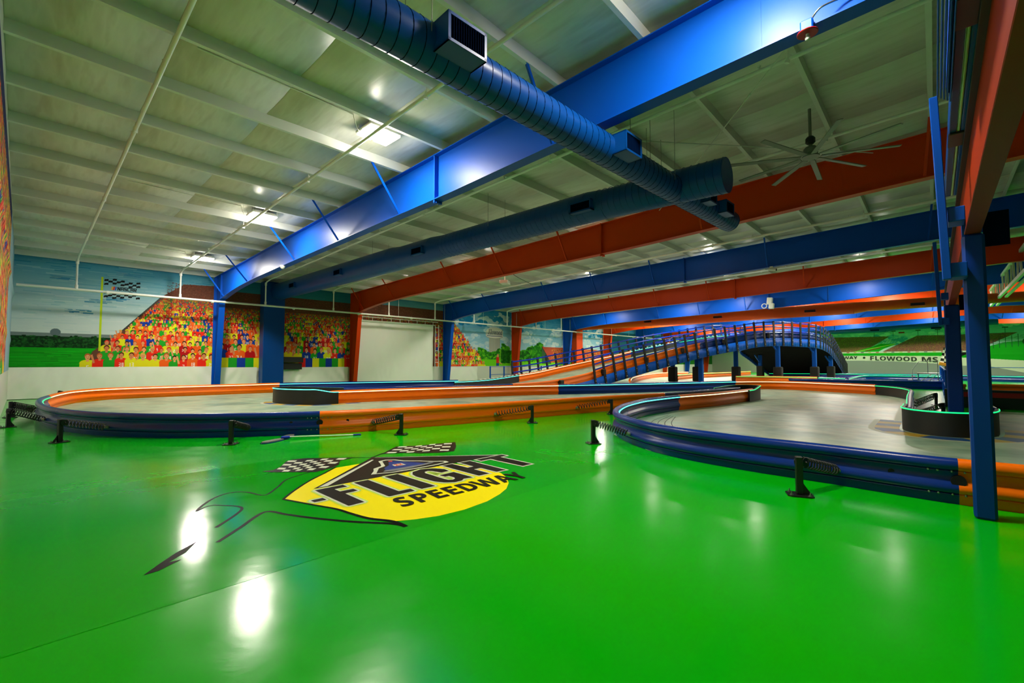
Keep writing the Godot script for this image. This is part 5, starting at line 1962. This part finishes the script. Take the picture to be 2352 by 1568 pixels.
func make_bumpers() -> void:
	var pa: Array = M.path_a
	var pb: Array = M.path_b
	var list := [
		[-0.17, -18.5, 0.37, -18.9, pa, 1.0, "spring bumper with two long coils at the far left edge", 0.3, 2],
		[-0.17, -15.75, 0.45, -14.9, pa, 1.0, "spring bumper nearest the left wall, half out of the picture", 0.3, 1],
		[0.53, -12.08, 1.25, -12.35, pa, 1.0, "spring bumper with a triangular gusset in front of the left hairpin", 3.6, 1],
		[2.66, -9.51, 3.2, -10.2, pa, 1.0, "spring bumper left of the mop, seen almost end on", 0.9, 1],
		[5.42, -8.18, 5.25, -9.1, pa, 1.0, "spring bumper between the mop handle and the painted flag", 2.3, 1],
		[8.67, -7.37, 8.15, -8.3, pa, 1.0, "spring bumper in front of the long orange barrier, open coils leaning left", 2.4, 1],
		[11.69, -6.92, 11.0, -7.75, pa, 1.0, "spring bumper half hidden behind the left tip of the right loop", 2.4, 1],
		[7.26, -4.69, 7.66, -4.05, pb, -1.0, "spring bumper with a long open coil standing alone before the right loop", -0.65, 1],
		[6.04, -1.17, 6.9, -0.95, pb, -1.0, "nearest spring bumper, black post with bolted plate before the blue barrier", -1.2, 1],
		[1.0, -24.3, 1.5, -23.6, pa, 1.0, "spring bumper behind the hairpin, only its black top showing over the orange barrier", 0.0, 1],
		[5.6, -25.2, 5.6, -24.5, pa, 1.0, "spring bumper by the white skirt, black tip over the orange barrier", 0.0, 1],
	]
	for q in list:
		bumper(Vector3(q[0], 0, q[1]), on_barrier(q[4], Vector3(q[2], 0, q[3]), q[5], 0.19), q[6], q[7], q[8])
	bumper(Vector3(21.9, 0, -0.02), Vector3(19.6, 0.22, -0.52), "spring bumper with two coils on the green floor left of the farther blue column", 0.4, 2)
	bumper(Vector3(16.6, 0, 0.12), Vector3(15.0, 0.24, -0.36), "spring bumper with zigzag coil behind the large black end cap", 0.4, 1)
	bumper(Vector3(34.4, 0, -2.6), Vector3(34.1, 0.24, -3.2), "distant black spring bumper on the dark blue barrier beyond the orange curve", 0.4, 1)


# ---------------------------------------------------------------- the raised edge at the right of the picture
func make_right_side() -> void:
	var o := thing("edge_beam", "shaded orange steel beam running overhead along the right edge, on top of the blue columns", "beam", Vector3(6.0, 2.76, 0.3))
	var mb := MB.new()
	mb.box(Vector3(4.2, 0.01, 0.007), Vector3(20.6, 0.02, 0.116), Basis(), 0.004)
	part("bottom_flange", mb, M.edge_orange_shaded, o)
	mb = MB.new()
	mb.box(Vector3(4.2, 0.41, 0.007), Vector3(20.6, 0.78, 0.012))
	part("web", mb, M.edge_orange_shaded, o)
	mb = MB.new()
	mb.box(Vector3(4.2, 0.81, 0.007), Vector3(20.6, 0.02, 0.10), Basis(), 0.004)
	part("top_flange", mb, M.maroon, o)
	var g := thing("gantry_channel", "dark blue channel assembly with a thin pale tube above the orange edge beam", "channel", Vector3(4.0, 3.62, 0.2))
	mb = MB.new()
	mb.box(Vector3(0, 0.09, 0.057), Vector3(8.0, 0.18, 0.038), Basis(), 0.005)
	part("channel", mb, M.beam_blue, g)
	mb = MB.new()
	mb.box(Vector3(0, 0.10, -0.015), Vector3(8.0, 0.2, 0.05), Basis(), 0.005)
	part("channel", mb, M.duct_blue, g)
	mb = MB.new()
	mb.tube([Vector3(-4.0, 0.012, 0.024), Vector3(4.0, 0.012, 0.024)], 0.011, 8)
	part("pale_tube", mb, mat(Color(0.72, 0.80, 0.62), 0.3), g)
	for x in [-0.2, 1.95]:
		mb = MB.new()
		mb.box(Vector3(x, -0.012, 0.02), Vector3(0.34, 0.02, 0.13), Basis(), 0.004)
		part("clamp_plate", mb, M.black, g)
	var rp := thing("ribbed_panel", "bright blue ribbed panel in the top right corner beside the dark channel", "panel", Vector3(2.4, 3.62, 0.115))
	mb = MB.new()
	mb.box(Vector3(0, 0.25, 0.03), Vector3(5.0, 0.5, 0.02))
	part("sheet", mb, M.beam_blue, rp)
	for i in 5:
		mb = MB.new()
		mb.box(Vector3(0, 0.0, -0.035 + i * 0.018), Vector3(5.0, 0.03 + 0.03 * i, 0.009), Basis(), 0.003)
		part("rib", mb, M.beam_blue, rp)
	for k in 2:
		var x: float = [6.09, 13.5][k]
		var p := thing("guard_post", ["leaning blue flat post bolted beside the near blue column, upper right", "second blue flat post, farther along, mostly hidden by the first"][k], "post", Vector3(x, 2.3, 0.11))
		mb = MB.new()
		mb.bar(Vector3.ZERO, Vector3(0, 1.82, -0.043), 0.1, 0.066, 0.006, Vector3(0, 0, 1))
		part("post", mb, M.beam_blue, p)
		for y in [0.06, 0.60]:
			mb = MB.new()
			mb.box(Vector3(0.12, y + 0.03, 0.085), Vector3(0.26, 0.14, 0.12), Basis(), 0.006)
			part("stub_bracket", mb, M.beam_blue, p)
	var cl := [[6.375, 0.31, 0.17, 0.16, "near blue square column standing on the green floor at the right edge"], [13.9, 0.30, 0.2, 0.25, "farther blue column rising behind the black end cap at the right"]]
	for c in cl:
		var p := thing("column", c[4], "column", Vector3(c[0], 0, c[1]))
		mb = MB.new()
		mb.box(Vector3(0, 1.38, 0), Vector3(c[2], 2.76, c[3]), Basis(), 0.022)
		part("shaft", mb, M.column_blue_shaded, p)
		mb = MB.new()
		mb.box(Vector3(c[2] / 2 + 0.03, 2.82, c[3] / 2 + 0.09), Vector3(0.02, 0.34, 0.18))
		part("gusset_plate", mb, M.duct_dark, p)
		mb = MB.new()
		mb.box(Vector3(0.01, 2.88, -c[3] / 2 + 0.02), Vector3(c[2] * 0.9, 0.24, 0.03))
		part("seat_plate", mb, M.beam_blue, p)
	# white roof truss at the far right
	var t := thing("roof_truss", "pale green-lit open web truss hanging under the roof at the right edge", "truss", Vector3(34.0, 5.3, 2.85))
	for e in [[0.0, 0.0, 0.16], [0.0, 0.28, 0.1], [1.0, 0.0, 0.14]]:
		mb = MB.new()
		mb.box(Vector3(0, e[0], e[1]), Vector3(20.0, e[2], 0.12), Basis(), 0.01)
		part("chord", mb, M.purlin, t)
	for i in 17:
		mb = MB.new()
		mb.bar(Vector3(-9.6 + i * 1.2, 0.05, 0), Vector3(-9.6 + i * 1.2 + (0.18 if i % 2 == 0 else -0.18), 0.98, 0), 0.07, 0.07)
		part("web_member", mb, M.purlin, t)
	# long blue guard wall and the chequered flag at its far end
	var gw := thing("guard_wall", "low blue sheet guard wall running away left of the farther blue column", "wall", Vector3(22.0, 0, 0.3))
	mb = MB.new()
	mb.box(Vector3(13.0, 0.62, 0), Vector3(26.0, 1.16, 0.05), Basis(), 0.01)
	part("sheet", mb, M.bridge_blue, gw)
	for y in [0.06, 0.62, 1.2]:
		mb = MB.new()
		mb.box(Vector3(13.0, y, -0.03), Vector3(26.0, 0.06, 0.06), Basis(), 0.008)
		part("rail", mb, M.bridge_blue, gw)
	for i in 6:
		mb = MB.new()
		mb.box(Vector3(0.05 + i * 5.1, 0.62, -0.03), Vector3(0.09, 1.24, 0.09), Basis(), 0.008)
		part("post", mb, M.bridge_blue, gw)
	var fl := thing("checkered_flag", "black and white checkered flag in an amber stand beside the farther blue column", "flag", Vector3(44.0, 0, 0.62))
	mb = MB.new()
	mb.box(Vector3(0, 0.62, 0), Vector3(0.3, 1.24, 0.3), Basis(), 0.02)
	part("stand", mb, M.black_plastic, fl)
	mb = MB.new()
	mb.box(Vector3(0, 1.32, 0), Vector3(0.3, 0.22, 0.9), Basis(Vector3(1, 0, 0), 0.25), 0.02)
	part("tray", mb, M.amber, fl)
	for c in [0, 1]:
		mb = MB.new()
		for i in 4:
			for j in 6:
				if (i + j) % 2 == c:
					var q := []
					for e in [[i, j], [i + 1, j], [i + 1, j + 1], [i, j + 1]]:
						var v: float = e[1] / 6.0
						var u: float = e[0] / 4.0
						var w := lerpf(0.85, 0.28, v)
						q.append(Vector3(-0.1 * sin(u * 5.0 + v * 2.0), 1.42 + v * 1.15 - u * 0.16, -0.40 + v * 0.25 + u * w))
					mb.quad(q[0], q[3], q[2], q[1])
					mb.quad(q[0] + Vector3(0.01, 0, 0), q[1] + Vector3(0.01, 0, 0), q[2] + Vector3(0.01, 0, 0), q[3] + Vector3(0.01, 0, 0))
		part("light_check" if c == 0 else "dark_check", mb, M.white if c == 0 else M.black, fl)
	# rolling steel platform with steps
	var pl := thing("rolling_platform", "small grey steel platform with handrail and casters beyond the orange curve", "platform", Vector3(37.9, 0, -0.45))
	mb = MB.new()
	mb.box(Vector3(0.1, 0.83, 0.1), Vector3(1.0, 0.05, 1.0), Basis(), 0.01)
	part("deck", mb, M.steel, pl)
	for q in [[-0.35, -0.35], [0.55, -0.35], [-0.35, 0.55], [0.55, 0.55]]:
		mb = MB.new()
		mb.tube([Vector3(q[0], 0.1, q[1]), Vector3(q[0], 0.83, q[1])], 0.022, 8)
		part("leg", mb, M.steel, pl)
		mb = MB.new()
		mb.lathe([Vector2(0, -0.02), Vector2(0.06, -0.02), Vector2(0.06, 0.02), Vector2(0, 0.02)], 12, Transform3D(Basis(Vector3(1, 0, 0), PI / 2), Vector3(q[0], 0.062, q[1])), false)
		part("caster", mb, M.black, pl)
	mb = MB.new()
	mb.tube([Vector3(-0.55, 0.12, -0.6), Vector3(-0.55, 1.05, -0.6), Vector3(-0.35, 1.55, -0.3), Vector3(-0.35, 1.6, 0.55)], 0.02, 8)
	mb.tube([Vector3(-0.35, 0.83, 0.1), Vector3(-0.35, 1.58, 0.1)], 0.018, 8)
	mb.tube([Vector3(-0.35, 0.83, 0.55), Vector3(-0.35, 1.6, 0.55)], 0.018, 8)
	part("handrail", mb, M.steel, pl)
	mb = MB.new()
	mb.bar(Vector3(-0.35, 0.15, -0.5), Vector3(-0.35, 0.8, 0.3), 0.03, 0.03)
	mb.bar(Vector3(-0.35, 0.15, -0.1), Vector3(-0.35, 0.8, 0.55), 0.03, 0.03)
	part("brace", mb, M.steel, pl)
	for i in 3:
		mb = MB.new()
		mb.box(Vector3(0.1, 0.2 + i * 0.21, -0.9 + i * 0.16), Vector3(0.8, 0.03, 0.2), Basis(), 0.005)
		part("step", mb, M.steel, pl)
	# low dark wall with a red ribbon, fence and barrier beyond it
	var lw := thing("low_wall", "low dark wall with a notched red ribbon band, right of the near blue column", "wall", Vector3(20.45, 0, 1.0))
	mb = MB.new()
	mb.box(Vector3(1.0, 0.3, 4.0), Vector3(0.12, 0.6, 9.6), Basis(), 0.01)
	part("panel", mb, M.dark_green, lw)
	mb = MB.new()
	mb.prism([Vector2(-0.7, 0.36), Vector2(1.35, 0.36), Vector2(1.22, 0.44), Vector2(1.35, 0.52), Vector2(-0.7, 0.52)], Vector3(0.936, 0, 0), Vector3(0, 0, 1), Vector3(0, 1, 0), Vector3(-0.006, 0, 0))
	part("red_ribbon", mb, M.red, lw)
	far_run([[31.0, 1.2], [31.5, 4.0], [30.5, 12.0]], [], 1.0, M.rail_orange, null, "orange barrier beyond the low dark wall at the right edge")
	far_run([[30.3, 1.0], [30.0, 0.7]], [], 1.0, M.rail_orange, null, "short orange barrier seen between the two blue columns")
	pipe_fence(v3([[42.8, 1.6], [43.6, 4.9], [43.8, 8.5]]), 1.2, "thin blue pipe fence far behind the low dark wall at the right edge")


func make_small_things() -> void:
	# ceiling fan with nine flat blades
	var o := thing("ceiling_fan", "large dark nine-blade ceiling fan hanging in front of the first orange beam", "fan", Vector3(10.95, 5.8, -1.75))
	var mb := MB.new()
	mb.tube([Vector3(0, 0.12, 0), Vector3(0, 0.95, 0)], 0.03, 10)
	part("rod", mb, M.fan, o)
	mb = MB.new()
	mb.lathe([Vector2(0, 0.36), Vector2(0.06, 0.36), Vector2(0.09, 0.32), Vector2(0.09, 0.24), Vector2(0.05, 0.2), Vector2(0.03, 0.2)], 16, Transform3D(), false)
	part("coupling", mb, M.black, o)
	mb = MB.new()
	mb.lathe([Vector2(0, 0.14), Vector2(0.10, 0.14), Vector2(0.13, 0.10), Vector2(0.13, 0.0), Vector2(0.10, -0.04), Vector2(0.16, -0.05), Vector2(0.16, -0.075), Vector2(0, -0.08)], 20, Transform3D(), false)
	part("motor", mb, M.fan, o)
	var bl := [-159.0, -117.0, -76.0, -39.0, -3.0, 30.0, 66.0, 107.0, 154.0]
	for a in bl:
		mb = MB.new()
		var an := deg_to_rad(a)
		var d := Vector3(cos(an), 0, sin(an))
		var s := Vector3.UP.cross(d)
		var l := 1.46
		mb.box(d * (0.12 + l) / 2.0 + d * 0.06 + Vector3(0, -0.06, 0), Vector3(0.105, 0.02, l - 0.12), Basis(s, Vector3.UP, s.cross(Vector3.UP)) * Basis(Vector3(0, 0, 1), 0.14), 0.006)
		part("blade", mb, M.fan, o)
	# red round fitting under the first beam
	o = thing("warning_lamp", "round red fitting with a clear bulb under the right end of the first blue beam", "lamp", Vector3(6.6, 5.66, -1.05))
	mb = MB.new()
	mb.box(Vector3(0, 0.06, 0), Vector3(0.14, 0.14, 0.14), Basis(), 0.015)
	part("junction_box", mb, M.beam_blue, o)
	mb = MB.new()
	mb.lathe([Vector2(0, 0.004), Vector2(0.07, 0.004), Vector2(0.08, -0.012), Vector2(0, -0.014)], 20, Transform3D(), false)
	part("white_collar", mb, M.white, o)
	mb = MB.new()
	mb.lathe([Vector2(0, -0.012), Vector2(0.115, -0.012), Vector2(0.118, -0.022), Vector2(0.11, -0.03), Vector2(0, -0.03)], 24, Transform3D(), false)
	part("red_disc", mb, M.red, o)
	mb = MB.new()
	mb.lathe([Vector2(0.02, -0.03), Vector2(0.02, -0.06), Vector2(0.03, -0.075), Vector2(0.027, -0.1), Vector2(0.0, -0.115)], 14)
	part("bulb", mb, M.white, o)
	mb = MB.new()
	mb.tube(smooth_path([Vector3(0.0, 0.12, 0.03), Vector3(-0.05, 0.2, 0.14), Vector3(0.02, 0.26, 0.3), Vector3(0.06, 0.27, 0.42)], 0.04), 0.012, 8)
	part("conduit", mb, M.steel, o)
	# small domes, camera, projector, horn
	o = thing("dome_camera", "small white dome camera under the first blue beam above the duct riser", "camera", Vector3(6.6, 5.17, -18.0))
	mb = MB.new()
	mb.lathe([Vector2(0, 0.0), Vector2(0.09, 0.0), Vector2(0.09, -0.05), Vector2(0.075, -0.09), Vector2(0.04, -0.13), Vector2(0.0, -0.14)], 18)
	part("dome", mb, M.white, o)
	o = thing("bullet_camera", "small white bullet camera under the second blue beam", "camera", Vector3(21.5, 5.56, -4.96))
	mb = MB.new()
	mb.box(Vector3(0, -0.03, 0), Vector3(0.12, 0.06, 0.12), Basis(), 0.01)
	part("mount", mb, M.white, o)
	mb = MB.new()
	mb.tube([Vector3(0, -0.1, -0.12), Vector3(0.02, -0.16, 0.16)], 0.06, 12)
	part("camera_body", mb, M.white, o)
	mb = MB.new()
	mb.tube([Vector3(0.02, -0.16, 0.16), Vector3(0.022, -0.166, 0.19)], 0.05, 12)
	part("lens", mb, M.black, o)
	o = thing("projector", "white projector hanging on a short pole behind the first orange beam", "projector", Vector3(15.5, 5.3, -14.86))
	mb = MB.new()
	mb.tube([Vector3(0, 0.1, 0), Vector3(0, purlin_y(-14.86) - 5.3, 0)], 0.03, 10)
	part("pole", mb, M.white, o)
	mb = MB.new()
	mb.box(Vector3.ZERO, Vector3(0.5, 0.16, 0.42), Basis(Vector3.UP, 0.5), 0.03)
	part("body", mb, M.white, o)
	mb = MB.new()
	mb.tube([Vector3(0.1, 0.0, -0.2), Vector3(0.14, 0.0, -0.27)], 0.06, 14)
	part("lens", mb, M.black, o)
	mb = MB.new()
	mb.tube(smooth_path([Vector3(0.05, 0.6, 0.1), Vector3(0.5, 0.3, 0.3), Vector3(1.2, 0.0, 0.6)], 0.1), 0.012, 6)
	part("cable", mb, M.black, o)
	o = thing("horn_speaker", "white speaker and bracket mounted on the side of the third blue beam", "speaker", Vector3(36.3, 5.5, -8.6))
	mb = MB.new()
	mb.box(Vector3(0, 0.38, 0.06), Vector3(0.3, 0.5, 0.34), Basis(Vector3(1, 0, 0), 0.1), 0.03)
	mb.box(Vector3(0, 0.02, 0.16), Vector3(0.32, 0.4, 0.3), Basis(Vector3(1, 0, 0), 0.1), 0.03)
	part("cabinet", mb, M.white, o)
	mb = MB.new()
	var ring := []
	for i in 20:
		ring.append(Vector3(-0.1, 0.05 + 0.16 * cos(TAU * i / 20.0), -0.28 + 0.16 * sin(TAU * i / 20.0)))
	mb.tube(ring, 0.03, 8, false, true)
	part("ring_bracket", mb, M.white, o)
	# flat mop lying on the floor
	o = thing("dust_mop", "flat dust mop with white handle lying on the green floor by the blue barrier", "mop", Vector3(3.48, 0, -9.33))
	for k in 2:
		var dir: Vector3 = [Vector3(-0.26, 0, 0.13), Vector3(0.26, 0, -0.30)][k]
		mb = MB.new()
		var t := dir.normalized()
		var s := Vector3.UP.cross(t)
		var outline := []
		for i in 18:
			var an := TAU * i / 18.0
			outline.append(Vector2(cos(an) * 0.24, signf(sin(an)) * pow(absf(sin(an)), 0.6) * 0.085))
		mb.prism(outline, dir * 0.75 + Vector3(0, 0.012, 0), t, -s, Vector3(0, 0.018, 0))
		part("mop_pad", mb, M.fan, o)
		mb = MB.new()
		mb.prism(outline.map(func(q): return q * 1.12), dir * 0.75 + Vector3(0, 0.001, 0), t, -s, Vector3(0, 0.012, 0))
		part("mop_fringe", mb, M.rail_blue, o)
	mb = MB.new()
	mb.box(Vector3(0.06, 0.045, 0.02), Vector3(0.16, 0.04, 0.08), Basis(Vector3.UP, -0.4), 0.012)
	part("swivel", mb, M.tube_blue, o)
	mb = MB.new()
	mb.tube([Vector3(0.1, 0.05, 0.04), Vector3(1.2, 0.016, 0.53)], 0.013, 10)
	part("handle", mb, M.white, o)
	mb = MB.new()
	mb.tube([Vector3(1.2, 0.016, 0.53), Vector3(1.34, 0.016, 0.59)], 0.0145, 10)
	part("grip", mb, M.tube_blue, o)
	# tie rods crossing under the roof between the first two beams
	for q in [[Vector3(6.9, 6.62, -0.45), Vector3(13.9, 6.42, -6.4), "thin roof tie rod crossing behind the round duct, left one"], [Vector3(6.9, 6.36, -6.5), Vector3(13.9, 6.58, -0.95), "thin roof tie rod crossing toward the ceiling fan"]]:
		o = thing("tie_rod", q[2], "rod", q[0])
		mb = MB.new()
		mb.tube([Vector3.ZERO, q[1] - q[0]], 0.011, 6)
		part("rod", mb, M.purlin, o)
		mb = MB.new()
		var t: Vector3 = (q[1] - q[0]).normalized()
		mb.tube([t * 3.0, t * 3.22], 0.022, 8)
		part("turnbuckle", mb, M.purlin, o)
